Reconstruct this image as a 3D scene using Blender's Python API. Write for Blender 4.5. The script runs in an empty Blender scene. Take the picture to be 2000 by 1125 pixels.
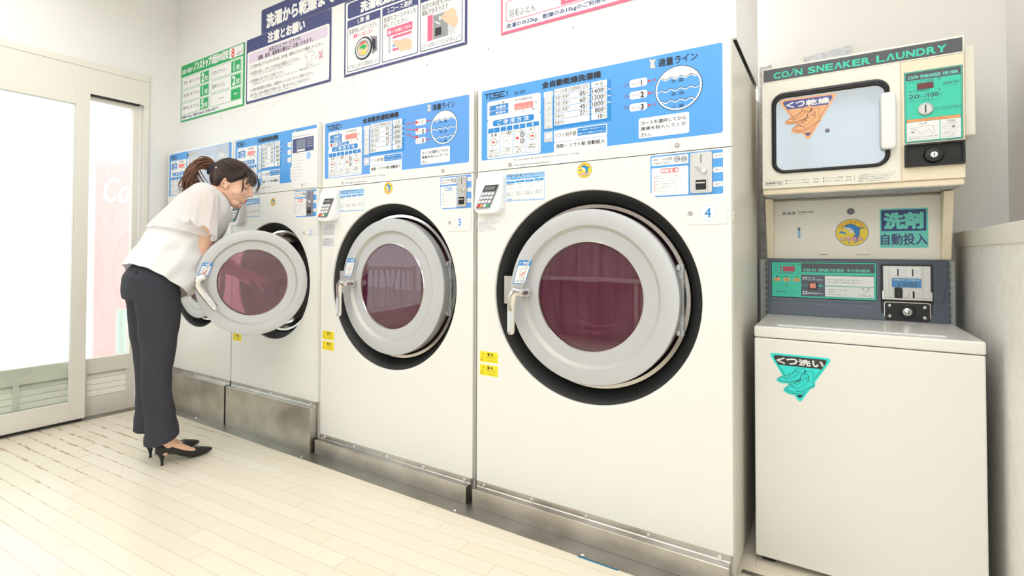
import bpy, bmesh, math, random
from mathutils import Vector, Matrix
PI = math.pi
random.seed(7)
scene = bpy.context.scene
COL = scene.collection

# ------------------------------------------------------------------ camera, world, lights, exposure
cam_d = bpy.data.cameras.new('camera'); cam = bpy.data.objects.new('camera', cam_d); COL.objects.link(cam)
cam_d.sensor_width = 36.0; cam_d.lens = 18.516; cam_d.clip_start = 0.05; cam_d.clip_end = 100
cam_d.shift_x = 0.04772; cam_d.shift_y = -0.04308
cam_yaw, cam_pitch, cam_roll = -0.6094, 0.0195, 0.0045
cf = Vector((math.sin(cam_yaw)*math.cos(cam_pitch), math.cos(cam_yaw)*math.cos(cam_pitch), math.sin(cam_pitch)))
cr = Vector((math.cos(cam_yaw), -math.sin(cam_yaw), 0)); cu = cr.cross(cf)
r2 = cr*math.cos(cam_roll) + cu*math.sin(cam_roll); u2 = cu*math.cos(cam_roll) - cr*math.sin(cam_roll)
cam.matrix_world = Matrix(((r2.x, u2.x, -cf.x, 1.198), (r2.y, u2.y, -cf.y, -1.817), (r2.z, u2.z, -cf.z, 1.020), (0, 0, 0, 1)))
scene.camera = cam

world = bpy.data.worlds.new('sky'); scene.world = world; world.use_nodes = True
bg = world.node_tree.nodes['Background']; bg.inputs[0].default_value = (0.95, 0.97, 1.0, 1); bg.inputs[1].default_value = 4.6

def area_light(name, loc, sx, sy, power, rot=(0, 0, 0), color=(1, 1, 1)):
    d = bpy.data.lights.new(name, 'AREA'); d.shape = 'RECTANGLE'; d.size = sx; d.size_y = sy; d.energy = power; d.color = color
    o = bpy.data.objects.new(name, d); COL.objects.link(o); o.location = loc; o.rotation_euler = rot
    return o
# unseen lamps under the ceiling, added to brighten the room (all above the frame)
for k, (lx, ly, pw) in enumerate(((-1.7, -1.0, 6), (-0.2, -1.0, 6), (1.25, -0.45, 9), (-1.6, -2.4, 10), (0.0, -2.4, 12), (1.2, -2.4, 10))):
    area_light('fill_lamp', (lx, ly, 2.60), 1.2, 0.25, pw, (0, 0, 0), (0.87, 0.92, 1.0))
    area_light('fill_uplight', (lx, ly, 2.62), 1.2, 0.25, 2.2*pw, (PI, 0, 0), (0.87, 0.92, 1.0))  # added upward fill, bounced off the ceiling for soft even light

scene.view_settings.view_transform = 'Standard'; scene.view_settings.look = 'None'
scene.view_settings.gamma = 1.0; scene.view_settings.use_curve_mapping = False
scene.view_settings.exposure = -0.88
try:
    scene.cycles.use_denoising = True
    scene.cycles.max_bounces = 10; scene.cycles.transparent_max_bounces = 24
    scene.cycles.caustics_reflective = False; scene.cycles.caustics_refractive = False
    scene.cycles.sample_clamp_indirect = 6.0
except Exception:
    pass

# ------------------------------------------------------------------ materials
def lin(c):
    c /= 255.0
    return c/12.92 if c <= 0.04045 else ((c+0.055)/1.055)**2.4
def rgb(r, g, b, k=1.0): return (lin(r)*k, lin(g)*k, lin(b)*k, 1)
MATS = {}
def mat(name, col, rough=0.5, metal=0.0, spec=0.5, coat=0.0, emit=None):
    m = bpy.data.materials.new(name); m.use_nodes = True
    b = m.node_tree.nodes['Principled BSDF']
    b.inputs['Base Color'].default_value = col; b.inputs['Roughness'].default_value = rough; b.inputs['Metallic'].default_value = metal
    b.inputs['Specular IOR Level'].default_value = spec; b.inputs['Coat Weight'].default_value = coat
    if emit:
        b.inputs['Emission Color'].default_value = emit[0]; b.inputs['Emission Strength'].default_value = emit[1]
    MATS[name] = m
    return m
def nodes_of(m): return m.node_tree.nodes, m.node_tree.links, m.node_tree.nodes['Principled BSDF']
def mottled(m, scale, c0, c1, detail=4, lo=0.35, hi=0.65, bump=0.0, stretch=(1, 1, 1), rough=None):
    n, l, b = nodes_of(m)
    tc = n.new('ShaderNodeTexCoord'); mp = n.new('ShaderNodeMapping'); mp.inputs['Scale'].default_value = stretch
    nz = n.new('ShaderNodeTexNoise'); nz.inputs['Scale'].default_value = scale; nz.inputs['Detail'].default_value = detail
    rp = n.new('ShaderNodeValToRGB'); rp.color_ramp.elements[0].position = lo; rp.color_ramp.elements[1].position = hi
    rp.color_ramp.elements[0].color = c0; rp.color_ramp.elements[1].color = c1
    l.new(tc.outputs['Object'], mp.inputs[0]); l.new(mp.outputs[0], nz.inputs['Vector']); l.new(nz.outputs['Fac'], rp.inputs[0]); l.new(rp.outputs[0], b.inputs['Base Color'])
    if bump:
        bp = n.new('ShaderNodeBump'); bp.inputs['Strength'].default_value = bump; bp.inputs['Distance'].default_value = 0.002
        l.new(nz.outputs['Fac'], bp.inputs['Height']); l.new(bp.outputs[0], b.inputs['Normal'])
    if rough:
        mr = n.new('ShaderNodeMapRange'); mr.inputs['To Min'].default_value = rough[0]; mr.inputs['To Max'].default_value = rough[1]
        l.new(nz.outputs['Fac'], mr.inputs['Value']); l.new(mr.outputs[0], b.inputs['Roughness'])
    return m
mat('cream', rgb(241, 240, 235), 0.32, coat=0.15)
mat('cream_side', rgb(234, 229, 218), 0.35)
mat('beige', rgb(246, 231, 203), 0.4)
mat('beige_light', rgb(248, 243, 230), 0.35)
mat('washer_white', rgb(243, 240, 234), 0.25, coat=0.3)
mat('wall_white', rgb(247, 246, 243), 0.75)
mat('board_white', rgb(243, 243, 242), 0.35)
mat('wall_beige', rgb(246, 244, 240), 0.8)
mat('ceiling_beige', rgb(242, 234, 222), 0.85)
mat('frame_cream', rgb(238, 234, 224), 0.5)
mottled(mat('steel', rgb(150, 148, 143), 0.3, 1.0), 9, rgb(178, 174, 168), rgb(205, 202, 196), 5, 0.3, 0.7, rough=(0.22, 0.42))
mottled(mat('floor_steel', rgb(140, 138, 132), 0.4, 1.0), 6, rgb(150, 146, 138), rgb(176, 173, 166), 5, 0.3, 0.7, rough=(0.35, 0.5))
mat('polished', rgb(205, 202, 198), 0.12, 1.0)
mat('chrome', rgb(226, 225, 224), 0.16, 1.0)
mat('plate_metal', rgb(205, 203, 200), 0.38, 0.7)
mat('galvanised', rgb(190, 192, 194), 0.5, 0.55)
mottled(MATS['galvanised'], 60, rgb(172, 174, 176), rgb(205, 206, 208), 6)
mat('door_silver', rgb(197, 198, 200), 0.42, 0.25)
mat('door_groove', rgb(196, 194, 188), 0.45, 0.25)
mottled(mat('rubber_black', rgb(30, 31, 31), 0.55), 140, rgb(26, 27, 27), rgb(46, 47, 46), 3, 0.55, 0.75)
mat('dark', rgb(18, 18, 19), 0.6)
mat('drum_steel', rgb(176, 172, 172), 0.35, 0.6)
mat('blue', rgb(80, 158, 228), 0.35); mat('blue3', rgb(94, 158, 230), 0.35)
mat('lblue', rgb(150, 196, 240), 0.35); mat('dblue', rgb(38, 134, 208), 0.35); mat('cy', rgb(40, 150, 222), 0.4)
mat('wht', rgb(244, 244, 243), 0.4); mat('paper', rgb(240, 240, 240), 0.55); mat('crm', rgb(241, 240, 235), 0.35)
mat('ink', rgb(34, 38, 48), 0.5); mat('ink2', rgb(70, 70, 72), 0.5); mat('grey', rgb(150, 152, 154), 0.5); mat('lgrey', rgb(212, 214, 218), 0.5)
mat('line', rgb(150, 190, 230), 0.4); mat('red', rgb(226, 52, 44), 0.4); mat('RD', rgb(232, 58, 52), 0.4); mat('dotred', rgb(150, 40, 80), 0.4)
mat('numblue', rgb(22, 132, 206), 0.4); mat('led', rgb(240, 140, 140), 0.2); mat('led_dark', rgb(112, 36, 44), 0.2); mat('ledtxt', rgb(250, 176, 172), 0.3)
mat('yellow', rgb(250, 226, 30), 0.45); mat('logo_yellow', rgb(240, 214, 52), 0.4); mat('green', rgb(20, 170, 96), 0.45)
mat('navy', rgb(58, 66, 122), 0.4); mat('navy2', rgb(34, 54, 120), 0.4); mat('lavender', rgb(226, 212, 232), 0.5); mat('pink', rgb(238, 104, 138), 0.45); mat('magenta', rgb(230, 40, 120), 0.45)
mat('teal', rgb(64, 206, 176), 0.4); mat('teal2', rgb(110, 214, 200), 0.4); mat('cyan_st', rgb(40, 226, 220), 0.35); mat('grey2', rgb(84, 86, 90), 0.4); mat('charcoal', rgb(48, 44, 44), 0.4)
mat('orange', rgb(246, 166, 100), 0.4); mat('orange_st', rgb(246, 180, 128), 0.4); mat('purple', rgb(82, 84, 150), 0.4); mat('maroon', rgb(110, 50, 56), 0.3); mat('redlcd', rgb(186, 62, 84), 0.3)
mat('console', rgb(66, 76, 92), 0.28, coat=0.3); mat('console_edge', rgb(120, 128, 146), 0.3)
mat('black_plastic', rgb(32, 32, 33), 0.45); mat('keypad_white', rgb(244, 244, 245), 0.3); mat('key_white', rgb(246, 246, 247), 0.35); mat('keypad_grey', rgb(140, 138, 148), 0.4)
mat('lcd', rgb(120, 124, 122), 0.15); mat('btn_orange', rgb(240, 150, 120), 0.3); mat('skin_print', rgb(240, 200, 170), 0.5)
mat('blue_label', rgb(74, 142, 198), 0.4); mat('tape_blue', rgb(20, 120, 160), 0.5); mat('mint', rgb(206, 222, 216), 0.5)

def glass_mat(name, tint, refl=1.0, rough=0.02, ior=1.45, body=None):
    m = bpy.data.materials.new(name); m.use_nodes = True; nt = m.node_tree; nt.nodes.clear()
    o = nt.nodes.new('ShaderNodeOutputMaterial'); mx = nt.nodes.new('ShaderNodeMixShader'); tr = nt.nodes.new('ShaderNodeBsdfTransparent'); gl = nt.nodes.new('ShaderNodeBsdfGlossy'); lw = nt.nodes.new('ShaderNodeLayerWeight'); pw = nt.nodes.new('ShaderNodeMath'); fr = nt.nodes.new('ShaderNodeMath')
    tr.inputs[0].default_value = tint; gl.inputs[0].default_value = (refl, refl, refl, 1); gl.inputs['Roughness'].default_value = rough; f0 = ((ior-1)/(ior+1))**2; pw.operation = 'POWER'; pw.inputs[1].default_value = 5.0; fr.operation = 'MULTIPLY_ADD'; fr.inputs[1].default_value = 1-f0; fr.inputs[2].default_value = f0
    nt.links.new(lw.outputs['Facing'], pw.inputs[0]); nt.links.new(pw.outputs[0], fr.inputs[0])
    nt.links.new(fr.outputs[0], mx.inputs[0]); base = tr
    if body:        # coloured glass body
        base = nt.nodes.new('ShaderNodeMixShader'); df = nt.nodes.new('ShaderNodeBsdfDiffuse'); df.inputs[0].default_value = body[0]; base.inputs[0].default_value = body[1]; nt.links.new(tr.outputs[0], base.inputs[1]); nt.links.new(df.outputs[0], base.inputs[2])
    nt.links.new(base.outputs[0], mx.inputs[1]); nt.links.new(gl.outputs[0], mx.inputs[2]); nt.links.new(mx.outputs[0], o.inputs[0])
    MATS[name] = m; return m
glass_mat('clear_glass', (0.93, 0.96, 0.94, 1), 1.0, 0.0, 1.45)
glass_mat('plum_glass', (0.62, 0.34, 0.44, 1), 1.0, 0.01, 1.9, (rgb(176, 76, 120), 0.16))
glass_mat('plum_bowl', (0.76, 0.50, 0.60, 1), 1.0, 0.03, 1.5)
m = bpy.data.materials.new('glare_film'); m.use_nodes = True; nt = m.node_tree; nt.nodes.clear()
fo = nt.nodes.new('ShaderNodeOutputMaterial'); fx = nt.nodes.new('ShaderNodeMixShader'); ft = nt.nodes.new('ShaderNodeBsdfTransparent'); fd = nt.nodes.new('ShaderNodeBsdfPrincipled')
fx.inputs[0].default_value = 0.55; fd.inputs['Base Color'].default_value = rgb(246, 246, 246); fd.inputs['Roughness'].default_value = 0.25  # white share of the sheet stands in for glare on the panel
nt.links.new(ft.outputs[0], fx.inputs[1]); nt.links.new(fd.outputs[0], fx.inputs[2]); nt.links.new(fx.outputs[0], fo.inputs[0]); MATS['glare_film'] = m

# ------------------------------------------------------------------ mesh builder
class MB:
    def __init__(s): s.v = []; s.f = []; s.m = []; s.mats = []
    def mi(s, name):
        if name not in s.mats: s.mats.append(name)
        return s.mats.index(name)
    def add(s, vs, fs, m, M=None):
        b = len(s.v); k = s.mi(m)
        s.v += [tuple(M @ Vector(p)) if M is not None else tuple(p) for p in vs]
        for f in fs: s.f.append([i+b for i in f]); s.m.append(k)
    def box(s, x0, x1, y0, y1, z0, z1, m, M=None):
        vs = [(x0,y0,z0),(x1,y0,z0),(x1,y1,z0),(x0,y1,z0),(x0,y0,z1),(x1,y0,z1),(x1,y1,z1),(x0,y1,z1)]
        s.add(vs, [(0,3,2,1),(4,5,6,7),(0,1,5,4),(1,2,6,5),(2,3,7,6),(3,0,4,7)], m, M)
    def prism(s, poly, n, m, M=None, cap0=True):       # poly of 3D points, extruded by vector n
        k = len(poly); n = Vector(n); vs = [Vector(p) for p in poly] + [Vector(p)+n for p in poly]
        fs = [tuple(range(k, 2*k))] + [(i, (i+1) % k, k+(i+1) % k, k+i) for i in range(k)]
        if cap0: fs.append(tuple(reversed(range(k))))
        s.add(vs, fs, m, M)
    def lathe(s, prof, m, M=None, n=64, a0=0.0, a1=2*PI, close=False):     # prof (r, y): axis = local Y
        full = abs(a1-a0-2*PI) < 1e-6; c = n if full else n+1; k = len(prof); vs = []; fs = []
        for i in range(c):
            a = a0+(a1-a0)*i/n
            for r, y in prof: vs.append((r*math.cos(a), y, r*math.sin(a)))
        for i in range(n):
            j = (i+1) % c
            for q in range(k-1): fs.append((i*k+q, i*k+q+1, j*k+q+1, j*k+q))
        s.add(vs, fs, m, M)
    def tube(s, pts, r, m, n=8, M=None, flat=1.0, up=None):
        pts = [Vector(p) for p in pts]; rs = r if isinstance(r, (list, tuple)) else [r]*len(pts); vs = []; fs = []
        ref = Vector(up) if up else None
        for i, p in enumerate(pts):
            t = (pts[min(i+1, len(pts)-1)]-pts[max(i-1, 0)]).normalized()
            if ref is None or abs(t.dot(ref)) > 0.98: ref = Vector((0, 0, 1)) if abs(t.z) < 0.9 else Vector((1, 0, 0))
            a = t.cross(ref).normalized(); b = a.cross(t).normalized()
            if up is None: ref = b
            for k in range(n):
                w = 2*PI*k/n; vs.append(p+a*(rs[i]*math.cos(w))+b*(rs[i]*flat*math.sin(w)))
        for i in range(len(pts)-1):
            for k in range(n): fs.append((i*n+k, i*n+(k+1) % n, (i+1)*n+(k+1) % n, (i+1)*n+k))
        fs.append(tuple(reversed(range(n)))); fs.append(tuple(range((len(pts)-1)*n, len(pts)*n)))
        s.add(vs, fs, m, M)
    def loft(s, rings, m, M=None, caps=True, closed=True):
        n = len(rings[0]); vs = [p for r in rings for p in r]; fs = []
        for i in range(len(rings)-1):
            for k in range(n if closed else n-1): fs.append((i*n+k, i*n+(k+1) % n, (i+1)*n+(k+1) % n, (i+1)*n+k))
        if caps: fs.append(tuple(reversed(range(n)))); fs.append(tuple(range((len(rings)-1)*n, len(rings)*n)))
        s.add(vs, fs, m, M)
    def build(s, name, parent=None, smooth=False, bevel=0.0, seg=2, M=None, recalc=False):
        me = bpy.data.meshes.new(name); me.from_pydata([tuple(v) for v in s.v], [], s.f)
        for k in s.mats: me.materials.append(MATS[k])
        me.polygons.foreach_set('material_index', s.m)
        if recalc:
            bm = bmesh.new(); bm.from_mesh(me); bmesh.ops.recalc_face_normals(bm, faces=bm.faces); bm.to_mesh(me); bm.free()
        if smooth: me.polygons.foreach_set('use_smooth', [True]*len(me.polygons))
        me.update()
        o = bpy.data.objects.new(name, me); COL.objects.link(o)
        if smooth and smooth != 'all':
            sharp_by_angle(me, math.radians(38))
        if bevel:
            md = o.modifiers.new('bevel', 'BEVEL'); md.width = bevel; md.segments = seg; md.limit_method = 'ANGLE'; md.angle_limit = math.radians(40)
        if parent is not None: o.parent = parent
        return o
def sharp_by_angle(me, ang):
    bm = bmesh.new(); bm.from_mesh(me)
    for e in bm.edges:
        if len(e.link_faces) == 2 and e.calc_face_angle(0) > ang: e.smooth = False
    bm.to_mesh(me); bm.free()
def rrect(x0, z0, x1, z1, r, n=4):
    r = min(r, (x1-x0)/2, (z1-z0)/2)
    if r <= 1e-6: return [(x0, z0), (x1, z0), (x1, z1), (x0, z1)]
    out = []
    for cx, cz, a in ((x1-r, z0+r, -PI/2), (x1-r, z1-r, 0), (x0+r, z1-r, PI/2), (x0+r, z0+r, PI)):
        for k in range(n+1): out.append((cx+r*math.cos(a+PI/2*k/n), cz+r*math.sin(a+PI/2*k/n)))
    return out
def thing(name, label, cat, loc=(0, 0, 0), group=None):
    o = bpy.data.objects.new(name, None); COL.objects.link(o); o.location = loc; o.empty_display_size = 0.1
    o['label'] = label; o['category'] = cat
    if group: o['group'] = group
    return o
def tag(o, label, cat, group=None, kind=None):
    o['label'] = label; o['category'] = cat
    if group: o['group'] = group
    return o
def struct(o): o['kind'] = 'structure'; return o

# ------------------------------------------------------------------ printed graphics (flat, on a real surface)
TEXT_CACHE = {}
def text_mesh(body, bold=0):
    k = body
    if k not in TEXT_CACHE:
        c = bpy.data.curves.new('text', 'FONT'); c.body = body; c.size = 1; c.resolution_u = 4 if body.isascii() else 2; 
        o = bpy.data.objects.new('text', c); COL.objects.link(o)
        me = bpy.data.meshes.new_from_object(o.evaluated_get(bpy.context.evaluated_depsgraph_get()))
        vs = [(v.co.x, v.co.y) for v in me.vertices]; fs = [tuple(p.vertices) for p in me.polygons]
        bpy.data.objects.remove(o); bpy.data.curves.remove(c); bpy.data.meshes.remove(me)
        x0 = min(v[0] for v in vs); x1 = max(v[0] for v in vs); y0 = min(v[1] for v in vs); y1 = max(v[1] for v in vs)
        TEXT_CACHE[k] = ([((x-x0)/max(x1-x0, 1e-6), (y-y0)/max(y1-y0, 1e-6)) for x, y in vs], fs, (x1-x0)/max(y1-y0, 1e-6))
    return TEXT_CACHE[k]
STEP = 0.00022
class Gfx:
    """flat prints in plane coordinates (u right, w up, millimetres); P(u, w, height) gives the 3D point"""
    def __init__(s, mb, P): s.mb = mb; s.P = P
    def face(s, pts, m, lay): s.mb.add([s.P(u, w, lay*STEP) for u, w in pts], [tuple(range(len(pts)))], m)
    def rect(s, x0, z0, x1, z1, m, lay=1, r=0): s.face(rrect(x0, z0, x1, z1, r), m, lay)
    def text(s, t, x0, z0, x1, z1, m, lay=3, bold=0, slant=0, keep=0):
        vs, fs, asp = text_mesh(t); w = x1-x0; h = z1-z0
        if len(t) == 1 and t in '1234567890': keep = keep or 1
        if keep:
            w2 = h*asp
            if keep == 1 and w2 < w: x0 += (w-w2)/2; w = w2
            if keep == 2 and w2 < w: w = w2
        d = (0, 0.022, 0.042)[bold]*h; offs = [(0, 0)] if not bold else [(d, 0), (-d, 0), (0, d), (0, -d)] if bold == 1 else [(d, d), (-d, d), (d, -d), (-d, -d), (1.3*d, 0), (-1.3*d, 0), (0, 1.2*d), (0, -1.2*d)]
        x0 += d; z0 += d*0.5; w -= 2*d; h -= d
        for j, (p, q) in enumerate(offs): s.mb.add([s.P(x0+a*w+slant*b*h+p, z0+b*h+q, (lay+0.06*j)*STEP) for a, b in vs], fs, m)
    def disc(s, cx, cz, rx, rz, m, lay=2, n=32): s.face([(cx+rx*math.cos(2*PI*k/n), cz+rz*math.sin(2*PI*k/n)) for k in range(n)], m, lay)
    def ring(s, cx, cz, r, w, m, lay=2, n=48, asp=1.0, a0=0, a1=2*PI):
        vs = []; 
        for k in range(n+1):
            a = a0+(a1-a0)*k/n
            for q in (r-w/2, r+w/2): vs.append(s.P(cx+q*asp*math.cos(a), cz+q*math.sin(a), lay*STEP))
        s.mb.add(vs, [(2*k, 2*k+1, 2*k+3, 2*k+2) for k in range(n)], m)
    def line(s, pts, w, m, lay=3, closed=False):        # one mitred strip, no overlapping faces
        P = [Vector(p) for p in pts]; Q = [P[0]]
        for p in P[1:]:
            if (p-Q[-1]).length > 1e-5: Q.append(p)
        if len(Q) > 2 and (Q[0]-Q[-1]).length < 1e-5: Q.pop(); closed = True
        n = len(Q)
        if n < 2: return
        vs = []
        for i in range(n):
            d0 = (Q[i]-Q[i-1]).normalized() if (i or closed) else None; d1 = (Q[(i+1) % n]-Q[i]).normalized() if (i < n-1 or closed) else None
            d0 = d0 or d1; d1 = d1 or d0; n0 = Vector((-d0.y, d0.x)); n1 = Vector((-d1.y, d1.x)); t = n0+n1
            t = t.normalized() if t.length > 1e-3 else n0; k = min(1/max(t.dot(n0), 0.3), 2.2)*w/2
            for q in (Q[i]+t*k, Q[i]-t*k): vs.append(s.P(q.x, q.y, lay*STEP))
        s.mb.add(vs, [(2*i, 2*i+1, (2*i+3) % (2*n), (2*i+2) % (2*n)) for i in range(n if closed else n-1)], m)
    def poly(s, pts, m, lay=2):
        from mathutils.geometry import tessellate_polygon
        tr = tessellate_polygon([[Vector((u, w, 0)) for u, w in pts]])
        s.mb.add([s.P(u, w, lay*STEP) for u, w in pts], [tuple(t) for t in tr], m)
    def play(s, data, sx=1.0, ox=0.0, skip=(), mp=None):
        for d in data:
            k = d[0]
            X = lambda x: x*sx+ox
            C = lambda c: (mp or {}).get(c, c)
            if k == 'r' : s.rect(X(d[1]), d[2], X(d[3]), d[4], C(d[5]), d[6], d[7])
            elif k == 't':
                if d[1] in skip: continue
                s.text(d[1], X(d[2]), d[3], X(d[4]), d[5], C(d[6]), d[7], d[8])
            elif k == 'c': s.disc(X(d[1]), d[2], d[3]*sx, d[4], C(d[5]), d[6], 20)
            elif k == 'l': s.line([(X(a), b) for a, b in d[1]], d[2], C(d[3]), d[4])
            elif k == 'p': s.poly([(X(a), b) for a, b in d[1]], C(d[2]), d[3])
def vertical(y, x0=0.0, dz=0.0):        # print plane facing -Y at depth y
    return lambda u, w, h: (x0+u/1000, y-h, dz+w/1000)


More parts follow.
